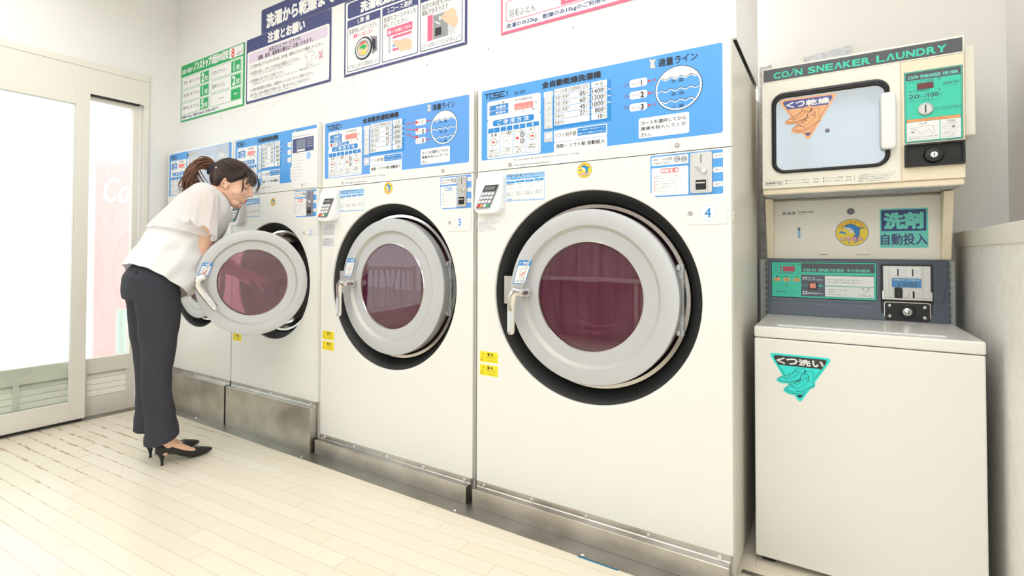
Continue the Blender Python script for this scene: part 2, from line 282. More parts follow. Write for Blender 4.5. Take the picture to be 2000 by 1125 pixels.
# printed layouts, millimetres on the machine front (u from left edge, w above floor)
PANEL=[
 ('r',20.4,1405.2,923.0,1691.9,'blue',1,8),
 ('t','TOSEI',35.6,1652.4,152.9,1677.4,'ink',3,1),
 ('r',48.0,1565.4,289.4,1642.6,'wht',2,8),
 ('t','工 程',97.5,1623.7,128.8,1636.1,'ink',3,0),
 ('r',58.5,1604.3,147.1,1624.7,'dblue',3,1),
 ('t','洗濯中',88.4,1607.6,135.5,1619.4,'wht',4,1),
 ('r',58.5,1584.7,147.2,1602.5,'dblue',3,1),
 ('t','乾燥中',88.5,1587.9,135.6,1597.4,'wht',4,1),
 ('t','残り時間/料金',177.2,1624.3,252.9,1634.6,'ink',3,0),
 ('t','円',262.3,1600.6,273.1,1610.7,'ink',3,0),
 ('t','分',209.8,1578.0,220.0,1588.9,'ink',3,0),
 ('t','時',253.0,1578.3,263.9,1588.4,'ink',3,0),
 ('r',48.3,1408.4,289.7,1565.7,'wht',2,8),
 ('r',74.9,1538.8,261.8,1563.4,'dblue',3,9),
 ('t','ご 使 用 方 法',95.4,1542.9,239.0,1560.5,'wht',4,1),
 ('r',52.6,1414.1,107.8,1532.6,'line',3,4),
 ('r',54.3,1416.0,106.1,1530.6,'wht',4,4),
 ('r',53.6,1512.6,106.4,1531.5,'dblue',5,3),
 ('t','1',74.0,1515.5,86.4,1530.0,'wht',6,1),
 ('t','準 備',66.5,1496.6,93.9,1509.9,'ink',6,0),
 ('r',54.3,1448.0,106.3,1449.7,'line',5,0),
 ('t','洗濯物を入れて',58.9,1436.4,102.0,1443.7,'ink',6,0),
 ('t','ドアをしっかりと',56.5,1426.2,104.4,1433.4,'ink',6,0),
 ('t','閉めてください',58.9,1416.0,102.0,1423.1,'ink',6,0),
 ('c',78.7,1474.5,16.3,17.1,'grey',5),
 ('c',78.7,1474.5,13.6,14.3,'wht',6),
 ('l',[(54.6,1467.1),(52.8,1477.6),(56.3,1486.0),(66.6,1484.2)],1.2,'grey',5),
 ('l',[(100.1,1485.1),(104.2,1473.0),(100.2,1460.3),(98.1,1472.2),(100.1,1485.1)],1.2,'grey',5),
 ('p',[(70.8,1477.8),(78.7,1478.1),(78.7,1481.6),(87.2,1474.4),(78.7,1468.7),(78.7,1471.6),(70.8,1471.7)],'red',7),
 ('r',111.4,1414.4,165.8,1532.9,'line',3,4),
 ('r',113.1,1416.3,164.2,1530.9,'wht',4,4),
 ('r',112.4,1513.7,164.5,1531.9,'dblue',5,3),
 ('t','2',132.6,1516.3,144.6,1530.6,'wht',6,1),
 ('t','コース選択',114.7,1497.5,162.4,1511.1,'ink',6,0),
 ('r',113.0,1450.1,164.4,1451.3,'line',5,0),
 ('t','コースを選択し',117.9,1438.5,159.7,1445.7,'ink',6,0),
 ('t','スイッチを押して',115.6,1428.4,162.0,1435.5,'ink',6,0),
 ('t','ください',127.0,1418.4,150.9,1425.3,'ink',6,0),
 ('l',[(126.1,1491.8),(150.3,1491.1),(150.4,1473.8),(126.2,1474.4),(126.1,1491.8)],1.2,'grey',5),
 ('l',[(127.2,1455.5),(128.9,1465.4),(135.5,1467.5),(136.1,1481.9),(140.4,1481.9),(141.5,1468.3),(152.0,1464.1),(151.4,1452.7)],1,'grey',6),
 ('r',170.3,1415.6,224.2,1532.7,'line',3,4),
 ('r',172.0,1417.5,222.6,1530.7,'wht',4,4),
 ('r',171.3,1514.4,223.0,1531.7,'dblue',5,3),
 ('t','3',191.5,1516.7,203.1,1530.7,'wht',6,1),
 ('t','コイン投入',174.1,1498.2,220.4,1511.5,'ink',6,0),
 ('r',171.9,1451.8,222.9,1452.4,'line',5,0),
 ('t','料金を入れると',177.2,1440.1,217.7,1447.2,'ink',6,0),
 ('t','運転を',188.9,1430.2,206.3,1437.1,'ink',6,0),
 ('t','開始します',183.1,1420.3,212.0,1427.2,'ink',6,0),
 ('r',173.2,1466.0,181.4,1496.9,'lgrey',5,0),
 ('c',210.2,1489.4,9.6,10.6,'ink',5),
 ('c',210.2,1489.4,7.0,7.7,'lgrey',6),
 ('t','100',203.8,1486.9,216.6,1492.5,'ink',7,0),
 ('c',210.3,1465.3,9.5,10.5,'ink',5),
 ('c',210.3,1465.3,7.0,7.7,'lgrey',6),
 ('t','500',203.9,1462.9,216.7,1468.4,'ink',7,0),
 ('p',[(181.4,1478.8),(187.8,1485.4),(187.8,1482.0),(195.9,1481.8),(195.9,1473.6),(187.8,1473.7),(187.8,1471.2)],'red',7),
 ('r',228.0,1415.4,283.3,1533.2,'line',3,4),
 ('r',229.6,1417.3,281.7,1531.3,'wht',4,4),
 ('r',229.0,1515.4,282.2,1532.2,'dblue',5,3),
 ('t','4',250.2,1517.5,261.4,1531.4,'wht',6,1),
 ('t','終 了',243.3,1499.5,268.2,1512.2,'ink',6,0),
 ('r',229.5,1453.8,282.0,1454.2,'line',5,0),
 ('t','運転終了後',241.9,1442.2,269.9,1449.1,'ink',6,0),
 ('t','洗濯物を取出して',234.1,1432.4,277.6,1439.3,'ink',6,0),
 ('t','ください',244.8,1422.7,267.1,1429.5,'ink',6,0),
 ('c',254.3,1478.5,14.9,15.6,'grey',5),
 ('c',254.3,1478.5,12.4,13.0,'wht',6),
 ('l',[(232.5,1471.4),(230.9,1481.4),(234.0,1489.5),(243.4,1487.7)],1.2,'grey',5),
 ('l',[(273.8,1488.6),(277.5,1477.0),(273.8,1464.9),(272.0,1476.3),(273.8,1488.6)],1.2,'grey',5),
 ('p',[(247.2,1481.6),(254.3,1481.8),(254.3,1485.2),(262.1,1478.4),(254.3,1472.9),(254.3,1475.7),(247.2,1475.7)],'red',7),
 ('r',302.1,1493.9,565.1,1641.9,'dblue',2,5),
 ('r',302.7,1618.8,341.6,1640.0,'wht',3,3),
 ('t','コース',311.1,1630.7,332.7,1635.8,'ink',4,0),
 ('t','スイッチ',308.1,1621.3,336.6,1627.8,'ink',4,0),
 ('r',346.0,1621.8,485.9,1643.5,'wht',3,3),
 ('r',491.8,1621.8,550.7,1643.5,'wht',3,3),
 ('t','コース内容と洗濯時間の目安',349.0,1625.0,478.9,1640.5,'ink',4,0),
 ('r',346.0,1598.5,485.9,1620.2,'wht',3,3),
 ('r',491.8,1598.5,550.7,1620.2,'wht',3,3),
 ('t','洗濯と乾燥で',349.0,1601.7,410.4,1617.2,'ink',4,0),
 ('r',346.0,1575.2,485.9,1596.9,'wht',3,3),
 ('r',491.8,1575.2,550.7,1596.9,'wht',3,3),
 ('t','洗濯と乾燥で',349.0,1578.4,410.4,1593.9,'ink',4,0),
 ('r',346.0,1551.9,485.9,1573.6,'wht',3,3),
 ('r',491.8,1551.9,550.7,1573.6,'wht',3,3),
 ('t','洗濯と乾燥で',349.0,1555.1,410.4,1570.6,'ink',4,0),
 ('r',346.0,1528.5,485.9,1550.2,'wht',3,3),
 ('r',491.8,1528.5,550.7,1550.2,'wht',3,3),
 ('t','洗濯のみ',349.0,1531.7,388.0,1547.2,'ink',4,0),
 ('r',346.0,1505.2,485.9,1526.9,'wht',3,3),
 ('r',491.8,1505.2,550.7,1526.9,'wht',3,3),
 ('t','乾燥のみ',349.0,1508.4,388.0,1523.9,'ink',4,0),
 ('ROWS',346.0,485.9,491.8,550.7,1643.5,23.31666666666668),
 ('r',345.6,1442.8,550.6,1486.8,'wht',2,4),
 ('t','ソフト剤不要',350.1,1458.0,434.0,1475.3,'ink',4,0),
 ('r',439.0,1455.3,547.2,1483.3,'dblue',3,3),
 ('t','コース選択後、30秒以内にスイッチ',441.8,1473.7,543.3,1477.6,'wht',4,1),
 ('t','を押しコインを投入してください。',441.8,1459.6,543.2,1465.5,'wht',4,1),
 ('r',345.7,1402.8,550.5,1441.3,'wht',2,4),
 ('t','洗剤・ソフト剤 自動投入',353.7,1418.1,542.4,1433.3,'ink',4,1),
 ('t','TITLE',295.3,1654.5,528.3,1679.3,'ink',3,1),
 ('c',567.2,1607.0,1.3,1.3,'DOT',3),
 ('c',573.7,1607.1,1.3,1.3,'DOT',3),
 ('c',580.1,1607.3,1.3,1.3,'DOT',3),
 ('c',586.5,1607.4,1.3,1.3,'DOT',3),
 ('c',592.9,1607.5,1.3,1.3,'DOT',3),
 ('c',599.3,1607.7,1.2,1.2,'DOT',3),
 ('c',605.6,1607.8,1.3,1.3,'DOT',3),
 ('c',611.9,1607.9,1.3,1.3,'DOT',3),
 ('c',618.2,1608.0,1.3,1.3,'DOT',3),
 ('c',624.5,1608.2,1.2,1.2,'DOT',3),
 ('c',567.2,1584.0,1.3,1.3,'DOT',3),
 ('c',573.7,1582.4,1.2,1.2,'DOT',3),
 ('c',580.1,1580.8,1.3,1.3,'DOT',3),
 ('c',586.5,1579.3,1.3,1.3,'DOT',3),
 ('c',592.9,1577.7,1.3,1.3,'DOT',3),
 ('c',599.2,1576.2,1.3,1.3,'DOT',3),
 ('c',605.6,1574.6,1.2,1.2,'DOT',3),
 ('c',611.9,1573.1,1.2,1.2,'DOT',3),
 ('c',618.2,1571.5,1.2,1.2,'DOT',3),
 ('c',624.4,1570.0,1.3,1.3,'DOT',3),
 ('c',567.2,1561.0,1.3,1.3,'DOT',3),
 ('c',573.6,1557.6,1.3,1.3,'DOT',3),
 ('c',580.1,1554.2,1.2,1.2,'DOT',3),
 ('c',586.5,1550.8,1.2,1.2,'DOT',3),
 ('c',592.8,1547.5,1.3,1.3,'DOT',3),
 ('c',599.2,1544.1,1.3,1.3,'DOT',3),
 ('c',605.5,1540.8,1.3,1.3,'DOT',3),
 ('c',611.8,1537.5,1.3,1.3,'DOT',3),
 ('c',618.1,1534.2,1.3,1.3,'DOT',3),
 ('c',624.4,1530.9,1.2,1.2,'DOT',3),
 ('r',553.4,1605.6,563.8,1608.9,'wht',4,0),
 ('l',[(613.7,1617.7),(628.2,1608.7),(611.2,1606.8)],1.4,'AH',3),
 ('r',553.4,1582.5,563.8,1585.8,'wht',4,0),
 ('l',[(613.6,1577.9),(628.2,1569.1),(611.1,1567.0)],1.4,'AH',3),
 ('r',553.4,1559.5,563.8,1562.7,'wht',4,0),
 ('l',[(613.6,1538.3),(628.1,1529.8),(611.1,1527.4)],1.4,'AH',3),
 ('r',630.7,1597.2,690.5,1625.1,'wht',3,8.5),
 ('t','コース',638.2,1604.8,664.0,1614.5,'ink',4,0),
 ('t','1',667.2,1600.6,676.1,1619.1,'ink',4,2),
 ('c',696.1,1611.2,4.0,4.0,'red',5),
 ('l',[(696.1,1611.2),(715.6,1611.1)],1.2,'red',4),
 ('p',[(713.7,1614.6),(720.3,1610.9),(714.4,1607.1)],'red',5),
 ('r',630.7,1556.2,690.5,1583.2,'wht',3,8.5),
 ('t','コース',638.1,1563.3,663.9,1572.7,'ink',4,0),
 ('t','2',667.1,1558.6,680.1,1577.7,'ink',4,2),
 ('c',696.0,1568.7,4.0,4.0,'red',5),
 ('l',[(696.0,1568.7),(706.7,1568.9)],1.2,'red',4),
 ('p',[(704.8,1572.4),(711.4,1568.8),(705.5,1564.9)],'red',5),
 ('r',630.6,1514.9,690.4,1541.2,'wht',3,8.5),
 ('t','コース',638.0,1521.7,663.8,1530.7,'ink',4,0),
 ('t','3',667.0,1517.2,680.0,1536.1,'ink',4,2),
 ('c',695.9,1527.8,4.0,4.0,'red',5),
 ('l',[(695.9,1527.8),(715.3,1528.2)],1.2,'red',4),
 ('p',[(713.5,1531.6),(720.1,1528.1),(714.2,1524.2)],'red',5),
 ('DIAL',790.3,1569.9,74.2),
 ('t','多 量',768.2,1589.3,808.6,1600.7,'ink',6,0),
 ('t','普 通',768.0,1546.8,808.5,1557.5,'ink',6,0),
 ('t','少 量',767.9,1505.4,808.3,1515.6,'ink',6,0),
 ('t','適量ライン',726.3,1651.4,850.5,1678.6,'ink',3,1),
 ('p',[(697.4,1684.7),(702.7,1686.8),(705.1,1680.6),(713.4,1680.6),(715.7,1684.5),(719.7,1681.7),(717.4,1673.9),(714.5,1671.3),(715.9,1660.5),(718.3,1658.3),(715.9,1647.3),(709.7,1651.5),(698.3,1651.8),(700.3,1658.3),(698.8,1662.3),(701.5,1670.3),(697.4,1679.8)],'lgrey',3),
 ('l',[(697.4,1684.7),(702.7,1686.8),(705.1,1680.6),(713.4,1680.6),(715.7,1684.5),(719.7,1681.7),(717.4,1673.9),(714.5,1671.3),(715.9,1660.5),(718.3,1658.3),(715.9,1647.3),(709.7,1651.5),(698.3,1651.8),(700.3,1658.3),(698.8,1662.3),(701.5,1670.3),(697.4,1679.8),(697.4,1684.7)],0.8,'ink',4),
 ('r',661.6,1418.0,823.7,1486.8,'wht',3,6),
 ('t','コースを選択してから',668.9,1462.9,814.2,1475.9,'ink',4,1),
 ('t','硬貨を投入してくだ',668.9,1444.1,814.2,1456.2,'ink',4,1),
 ('t','さい。',668.8,1422.4,702.3,1435.5,'ink',4,1),
 ('r',167.5,1361.2,461.2,1401.4,'paper',6,0),
 ('t','Do not open the door when the machine is running.',173.3,1387.1,447.4,1396.0,'ink2',7,0),
 ('t','This leads to machine failure.',174.7,1367.8,329.5,1376.4,'ink2',7,0),
]
COIN=[
 ('r',700.7,1213.6,922.8,1353.7,'blue',1,5),
 ('r',704.3,1319.1,820.5,1348.9,'wht',2,4),
 ('t','100円・500円硬貨',709.5,1334.9,771.5,1343.0,'ink',3,0),
 ('t','が使用できます。',709.4,1322.9,768.0,1330.2,'ink',3,0),
 ('c',786.1,1336.1,9.4,9.9,'ink',3),
 ('c',786.1,1336.1,8.1,8.5,'lgrey',4),
 ('t','100',778.7,1332.3,793.5,1340.4,'ink',5,0),
 ('c',807.3,1334.0,9.3,9.8,'ink',3),
 ('c',807.3,1334.0,8.0,8.4,'lgrey',4),
 ('t','500',800.0,1330.2,814.6,1338.2,'ink',5,0),
 ('r',704.2,1218.4,820.6,1311.9,'wht',2,4),
 ('r',734.0,1292.8,790.9,1308.0,'RD',3,6),
 ('r',735.8,1294.8,789.1,1305.9,'wht',4,5),
 ('t','ご 注 意',742.8,1295.5,781.5,1305.6,'RD',5,1),
 ('t','希望のコーススイッチを押してから',717.3,1281.4,810.4,1284.1,'ink',3,0),
 ('c',714.0,1280.7,1.9,1.9,'RD',3),
 ('t','硬貨をゆっくり投入してください。',717.3,1273.8,807.1,1276.3,'ink',3,0),
 ('t','硬貨投入後のコース変更はできません。',717.3,1265.6,814.8,1267.6,'ink',3,0),
 ('c',714.0,1264.2,1.9,1.9,'RD',3),
 ('t','投入した硬貨は戻りません。',717.3,1255.6,789.2,1258.2,'ink',3,0),
 ('c',714.0,1254.8,1.8,1.8,'RD',3),
 ('t','おつりは出ません。',717.2,1245.9,766.6,1249.0,'ink',3,0),
 ('c',713.9,1245.6,1.9,1.9,'RD',3),
 ('t','硬貨が詰まった時は、返却レバーを',717.2,1239.6,810.3,1241.0,'ink',3,0),
 ('c',713.9,1237.6,1.9,1.9,'RD',3),
 ('t','右に回し返却してください。',717.2,1230.9,791.4,1232.7,'ink',3,0),
 ('r',893.8,1326.3,922.7,1343.4,'wht',2,3),
 ('p',[(891.3,1336.3),(895.0,1342.3),(895.0,1328.6)],'wht',2),
 ('t','投入口',900.7,1331.6,919.2,1338.1,'ink',3,0),
 ('r',893.6,1281.7,922.5,1298.3,'wht',2,3),
 ('p',[(891.1,1291.3),(894.9,1297.3),(894.8,1283.6)],'wht',2),
 ('t','返却レバー',900.5,1287.0,919.0,1293.2,'ink',3,0),
 ('r',893.4,1236.9,922.3,1253.1,'wht',2,3),
 ('p',[(890.9,1246.0),(894.7,1252.1),(894.6,1238.4)],'wht',2),
 ('t','返却口',900.3,1242.2,918.8,1248.1,'ink',3,0),
 ('p',[(699.3,1244.1),(702.8,1226.9),(720.4,1211.8),(699.2,1210.1)],'crm',6),
]
HELLO=[
 ('r',136.0,1229.6,306.9,1337.0,'lblue',1,4),
 ('r',138.8,1233.3,304.8,1315.2,'wht',2,4),
 ('t','ハローコール',142.7,1325.3,209.2,1337.3,'ink',3,1),
 ('t','洗濯終了を電話連絡するサービスです',214.9,1328.8,302.2,1333.3,'ink',3,0),
 ('r',159.2,1316.6,283.1,1319.9,'cy',3,4),
 ('t','ご 使 用 方 法',183.5,1316.6,257.9,1318.9,'wht',4,1),
 ('r',139.8,1301.4,178.1,1309.4,'cy',3,2),
 ('t','1',156.4,1302.6,161.7,1308.1,'wht',4,1),
 ('t','電話番号入力',144.3,1294.0,173.7,1299.8,'ink',4,0),
 ('l',[(146.0,1278.8),(157.5,1279.4),(164.0,1289.0),(172.2,1282.7),(167.3,1268.8)],0.7,'grey',4),
 ('t','番号を押してください',142.6,1261.1,175.6,1266.1,'grey',4,0),
 ('t','番号を押してください',142.6,1255.4,175.6,1260.3,'grey',4,0),
 ('t','番号を押してください',142.6,1249.8,175.7,1254.6,'grey',4,0),
 ('r',181.3,1302.5,219.4,1310.5,'cy',3,2),
 ('t','2',197.9,1303.8,203.0,1309.2,'wht',4,1),
 ('t','確 認',193.4,1295.8,207.5,1300.5,'ink',4,0),
 ('l',[(187.7,1280.2),(198.9,1280.9),(205.3,1290.3),(213.3,1284.1),(208.5,1270.4)],0.7,'grey',4),
 ('t','受付の表示をください',184.0,1262.8,217.0,1267.7,'grey',4,0),
 ('t','受付の表示をください',184.0,1257.1,217.0,1262.0,'grey',4,0),
 ('t','受付の表示をください',184.0,1251.5,217.0,1256.4,'grey',4,0),
 ('r',223.2,1302.8,261.0,1310.7,'cy',3,2),
 ('t','3',239.7,1304.0,244.7,1309.4,'wht',4,1),
 ('t','完 了',235.3,1296.1,249.1,1300.8,'ink',4,0),
 ('l',[(229.7,1280.7),(240.7,1281.4),(246.9,1290.7),(254.7,1284.6),(250.1,1271.0)],0.7,'grey',4),
 ('t','画面の案内にください',225.8,1263.4,258.6,1268.4,'grey',4,0),
 ('t','画面の案内にください',225.8,1257.9,258.6,1262.8,'grey',4,0),
 ('t','画面の案内にください',225.8,1252.3,258.6,1257.2,'grey',4,0),
 ('r',264.7,1304.0,303.2,1311.9,'cy',3,2),
 ('t','4',281.6,1305.2,286.5,1310.6,'wht',4,1),
 ('t','連 絡',277.3,1297.5,290.7,1302.1,'ink',4,0),
 ('l',[(271.8,1282.3),(282.5,1282.9),(288.6,1292.1),(296.2,1286.0),(291.7,1272.6)],0.7,'grey',4),
 ('t','洗濯が終了後ください',267.2,1265.1,300.8,1270.1,'grey',4,0),
 ('t','洗濯が終了後ください',267.2,1259.6,300.8,1264.5,'grey',4,0),
 ('t','洗濯が終了後ください',267.3,1254.1,300.8,1259.0,'grey',4,0),
 ('t','ご注意',141.3,1234.0,162.7,1240.9,'cy',4,1),
 ('t','公衆電話からは利用できません。携帯電話の番号を入力してください。',167.6,1241.8,300.8,1241.7,'ink',4,0),
 ('t','電波の届かない場所では連絡できない場合があります。',167.6,1236.5,268.8,1234.6,'ink',4,0),
]
NOTICE=[
 ('r',5.4,1113.5,107.1,1168.3,'paper',1,0),
 ('t','お客様へのお願い',32.9,1160.7,79.5,1165.2,'grey',2,0),
 ('t','このサービスは洗濯終了の前にお知らせします',7.5,1149.7,103.3,1155.7,'grey',2,0),
 ('t','電話番号をまちがえないよう、ご注意ください',7.6,1142.5,94.9,1147.7,'grey',2,0),
 ('t','連絡が届かない場合があります',7.6,1135.7,64.2,1139.7,'grey',2,0),
 ('t','なお、通話料はお客様の負担です',7.7,1127.6,84.8,1131.6,'grey',2,0),
 ('t','故障の場合は、お手数ですが店舗まで',7.7,1119.8,96.7,1123.6,'grey',2,0),
 ('t','お電話をください',7.7,1112.9,66.0,1115.6,'grey',2,0),
]

# ------------------------------------------------------------------ room shell
def plank_floor():
    m = mat('floor_planks', rgb(240, 230, 208), 0.33, coat=0.1); n, l, b = nodes_of(m)
    def N(t, **k):
        x = n.new(t)
        for a, v in k.items(): setattr(x, a, v)
        return x
    def mth(op, a, b_=None, c=None):
        x = N('ShaderNodeMath', operation=op)
        for i, v in enumerate((a, b_, c)):
            if v is None: continue
            if isinstance(v, (int, float)): x.inputs[i].default_value = v
            else: l.new(v, x.inputs[i])
        return x.outputs[0]
    tc = N('ShaderNodeTexCoord'); mp = N('ShaderNodeMapping'); mp.inputs['Rotation'].default_value = (0, 0, math.radians(-3.65))
    l.new(tc.outputs['Object'], mp.inputs[0]); sx = N('ShaderNodeSeparateXYZ'); l.new(mp.outputs[0], sx.inputs[0])
    u, v = sx.outputs[0], sx.outputs[1]
    wv = mth('DIVIDE', mth('ADD', v, 0.742+0.0725*40), 0.0735); row = mth('FLOOR', wv); fv = mth('FRACT', wv)
    off = mth('MULTIPLY', row, 0.145); uu = mth('DIVIDE', mth('ADD', mth('ADD', u, off), 30.02), 0.873); col = mth('FLOOR', uu); fu = mth('FRACT', uu)
    def edge(f, w): return mth('LESS_THAN', mth('MINIMUM', f, mth('SUBTRACT', 1.0, f)), w)
    # wear: worn edges near the street door, flaked by noise
    nz = N('ShaderNodeTexNoise'); nz.inputs['Scale'].default_value = 26; nz.inputs['Detail'].default_value = 6; nz.inputs['Roughness'].default_value = 0.65
    mp2 = N('ShaderNodeMapping'); mp2.inputs['Scale'].default_value = (0.5, 1.2, 1); l.new(mp.outputs[0], mp2.inputs[0]); l.new(mp2.outputs[0], nz.inputs['Vector'])
    nl = N('ShaderNodeTexNoise'); nl.inputs['Scale'].default_value = 2.2; nl.inputs['Detail'].default_value = 2; l.new(mp.outputs[0], nl.inputs['Vector'])
    far = N('ShaderNodeMapRange'); far.inputs['From Min'].default_value = -1.2; far.inputs['From Max'].default_value = -2.3; l.new(u, far.inputs['Value'])
    wear = mth('MULTIPLY', far.outputs[0], mth('MULTIPLY', mth('GREATER_THAN', nl.outputs['Fac'], 0.42), 1.0))
    wid = mth('ADD', 0.014, mth('MULTIPLY', wear, mth('MAXIMUM', 0.0, mth('MULTIPLY', mth('SUBTRACT', nz.outputs['Fac'], 0.48), 1.0))))
    seam_v = edge(fv, wid)
    seam_u = edge(fu, mth('ADD', 0.0013, mth('MULTIPLY', wear, 0.002)))
    seam = mth('MAXIMUM', seam_v, seam_u)
    wn = N('ShaderNodeTexWhiteNoise', noise_dimensions='2D'); cb = N('ShaderNodeCombineXYZ'); l.new(row, cb.inputs[0]); l.new(col, cb.inputs[1]); l.new(cb.outputs[0], wn.inputs['Vector'])
    base = N('ShaderNodeMixRGB'); base.inputs[1].default_value = rgb(240, 229, 207); base.inputs[2].default_value = rgb(244, 235, 217); l.new(wn.outputs['Value'], base.inputs[0])
    sc = N('ShaderNodeMixRGB'); sc.inputs[1].default_value = rgb(212, 194, 166); sc.inputs[2].default_value = rgb(186, 156, 120); l.new(wear, sc.inputs[0])
    mx = N('ShaderNodeMixRGB'); l.new(seam, mx.inputs[0]); l.new(base.outputs[0], mx.inputs[1]); l.new(sc.outputs[0], mx.inputs[2]); l.new(mx.outputs[0], b.inputs['Base Color'])
    bp = N('ShaderNodeBump'); bp.inputs['Strength'].default_value = 0.35; bp.inputs['Distance'].default_value = 0.001; bp.invert = True; l.new(seam, bp.inputs['Height']); l.new(bp.outputs[0], b.inputs['Normal'])
    return m
plank_floor()
mat('paving', rgb(225, 222, 215), 0.8)
def slab(name, x0, x1, y0, y1, z0, z1, m, bevel=0.0):
    b = MB(); b.box(x0, x1, y0, y1, z0, z1, m); return struct(b.build(name, bevel=bevel))
slab('floor', -2.70, 1.90, -3.40, 1.0, -0.05, 0, 'floor_planks')
slab('ceiling', -2.70, 1.90, -3.40, 1.0, 2.80, 2.86, 'ceiling_beige')
# left wall with the street door opening (Y -3.25..-0.132)
b = MB(); b.box(-2.70, -2.58, -0.132, 1.0, 0, 2.80, 'wall_white'); b.box(-2.70, -2.58, -3.25, -0.132, 2.205, 2.80, 'wall_white'); b.box(-2.70, -2.58, -3.40, -3.25, 0, 2.80, 'wall_white')
struct(b.build('wall_left'))
# door casing
b = MB(); b.box(-2.66, -2.565, -3.25, -0.132, 2.006, 2.203, 'frame_cream'); b.box(-2.572, -2.560, -3.25, -0.132, 2.165, 2.205, 'frame_cream')
b.box(-2.66, -2.565, -0.163, -0.132, 0, 2.006, 'frame_cream'); b.box(-2.66, -2.60, -0.186, -0.163, 0, 2.006, 'wht')
b.box(-2.66, -2.565, -3.25, -3.21, 0, 2.006, 'frame_cream'); b.box(-2.60, -2.566, -0.49, -0.186, 1.9985, 2.0055, 'dark')
struct(b.build('trim_1', bevel=0.002))
def louvre(b, y0, y1, z0, z1, x):
    b.box(x-0.012, x+0.012, y0, y0+0.018, z0, z1, 'frame_cream'); b.box(x-0.012, x+0.012, y1-0.018, y1, z0, z1, 'frame_cream')
    n = 4
    for k in range(n):
        zc = z0+(k+0.5)*(z1-z0)/n
        b.prism([(x+0.012, y0+0.016, zc-0.019), (x+0.016, y0+0.016, zc-0.013), (x-0.010, y0+0.016, zc+0.020), (x-0.014, y0+0.016, zc+0.014)], (0, y1-y0-0.032, 0), 'frame_cream')
def fixed_panel(name, y0, y1, x=-2.615, div=()):
    b = MB(); h = 0.018
    b.box(x-h, x+h, y0, y0+0.03, 0, 2.0, 'frame_cream'); b.box(x-h, x+h, y1-0.03, y1, 0, 2.0, 'frame_cream')
    b.box(x-h, x+h, y0+0.03, y1-0.03, 0, 0.115, 'frame_cream'); b.box(x-h, x+h, y0+0.03, y1-0.03, 0.262, 0.356, 'frame_cream'); b.box(x-h, x+h, y0+0.03, y1-0.03, 1.978, 2.0, 'frame_cream')
    louvre(b, y0+0.03, y1-0.03, 0.115, 0.262, x)
    for q in div: b.box(x-h, x+h, q-0.016, q+0.016, 0.115, 0.262, 'frame_cream')
    o = struct(b.build(name, bevel=0.0015))
    g = MB(); g.box(x-0.002, x+0.002, y0+0.03, y1-0.03, 0.356, 1.978, 'clear_glass'); g.build('glass_pane', o)
fixed_panel('window_1', -0.50, -0.186)
fixed_panel('window_2', -1.45, -0.50, div=(-0.804, -1.11)); fixed_panel('window_3', -3.21, -1.45, div=(-1.85, -2.3, -2.8))
# sliding door standing in front of the fixed panels
b = MB(); X0, X1 = -2.556, -2.520
b.box(X0, X1, -0.567, -0.492, 0.018, 1.997, 'frame_cream'); b.box(X0, X1, -1.52, -1.445, 0.018, 1.997, 'frame_cream')
b.box(X0, X1, -1.445, -0.567, 0.018, 0.126, 'frame_cream'); b.box(X0, X1, -1.445, -0.567, 1.915, 1.997, 'frame_cream')
b.box(X0+0.01, X1-0.006, -0.574, -0.567, 0.126, 1.915, 'wht')
door = struct(b.build('door_1', bevel=0.002))
g = MB(); g.box(-2.540, -2.536, -1.445, -0.567, 0.126, 1.915, 'clear_glass'); g.build('glass_pane', door)
b = MB(); b.box(-2.575, -2.515, -3.21, -0.19, 0.0, 0.006, 'floor_steel'); b.box(-2.570, -2.512, -1.5, -0.51, 0.006, 0.016, 'dark'); struct(b.build('trim_2'))
# back wall boards over the machines, their seams, return and alcove
b = MB(); b.box(-2.58, 0.9555, 0.05, 0.068, 1.716, 1.9005, 'board_white'); b.box(-2.58, 0.9555, 0.0505, 0.068, 1.9015, 2.80, 'board_white')
b.box(-2.58, 0.9555, 0.058, 0.068, 1.895, 1.905, 'lgrey'); b.box(-0.7926, -0.7914, 0.0495, 0.051, 1.716, 1.93, 'lgrey')
for q in (-2.0, -1.45, -0.88, -0.31, 0.02, 0.4, 0.8):
    b.lathe([(0, -0.0016), (0.003, -0.0012), (0.0036, 0)], 'grey', Matrix.Translation((q, 0.05, 1.885)), n=10)
struct(b.build('wall_back'))
b = MB(); b.box(0.9535, 0.9555, 0.068, 0.672, 1.716, 1.9165, 'board_white'); b.box(0.95, 0.9545, 0.068, 0.665, 1.9165, 2.80, 'wall_beige'); b.box(-2.58, 0.95, 0.60, 0.665, 1.71, 2.80, 'wall_beige')
struct(b.build('trim_3'))
b = MB(); b.box(-2.58, 0.93, 0.86, 0.9, 0, 1.72, 'wall_beige'); b.box(0.93, 1.90, 0.9, 1.0, 0, 2.80, 'wall_beige'); struct(b.build('wall_alcove'))
mottled(mat('plaster', rgb(232, 228, 218), 0.7), 28, rgb(240, 237, 229), rgb(247, 245, 240), 5, bump=0.5)
b = MB(); b.box(1.5875, 1.80, -3.40, 0.9, 0, 1.054, 'plaster'); struct(b.build('wall_partition'))
b = MB(); b.box(1.583, 1.80, -3.40, 0.9, 1.054, 1.110, 'frame_cream'); struct(b.build('trim_4', bevel=0.003))
b = MB(); b.box(1.733, 1.90, -3.40, 0.9, 1.11, 2.80, 'wall_beige'); struct(b.build('wall_right'))
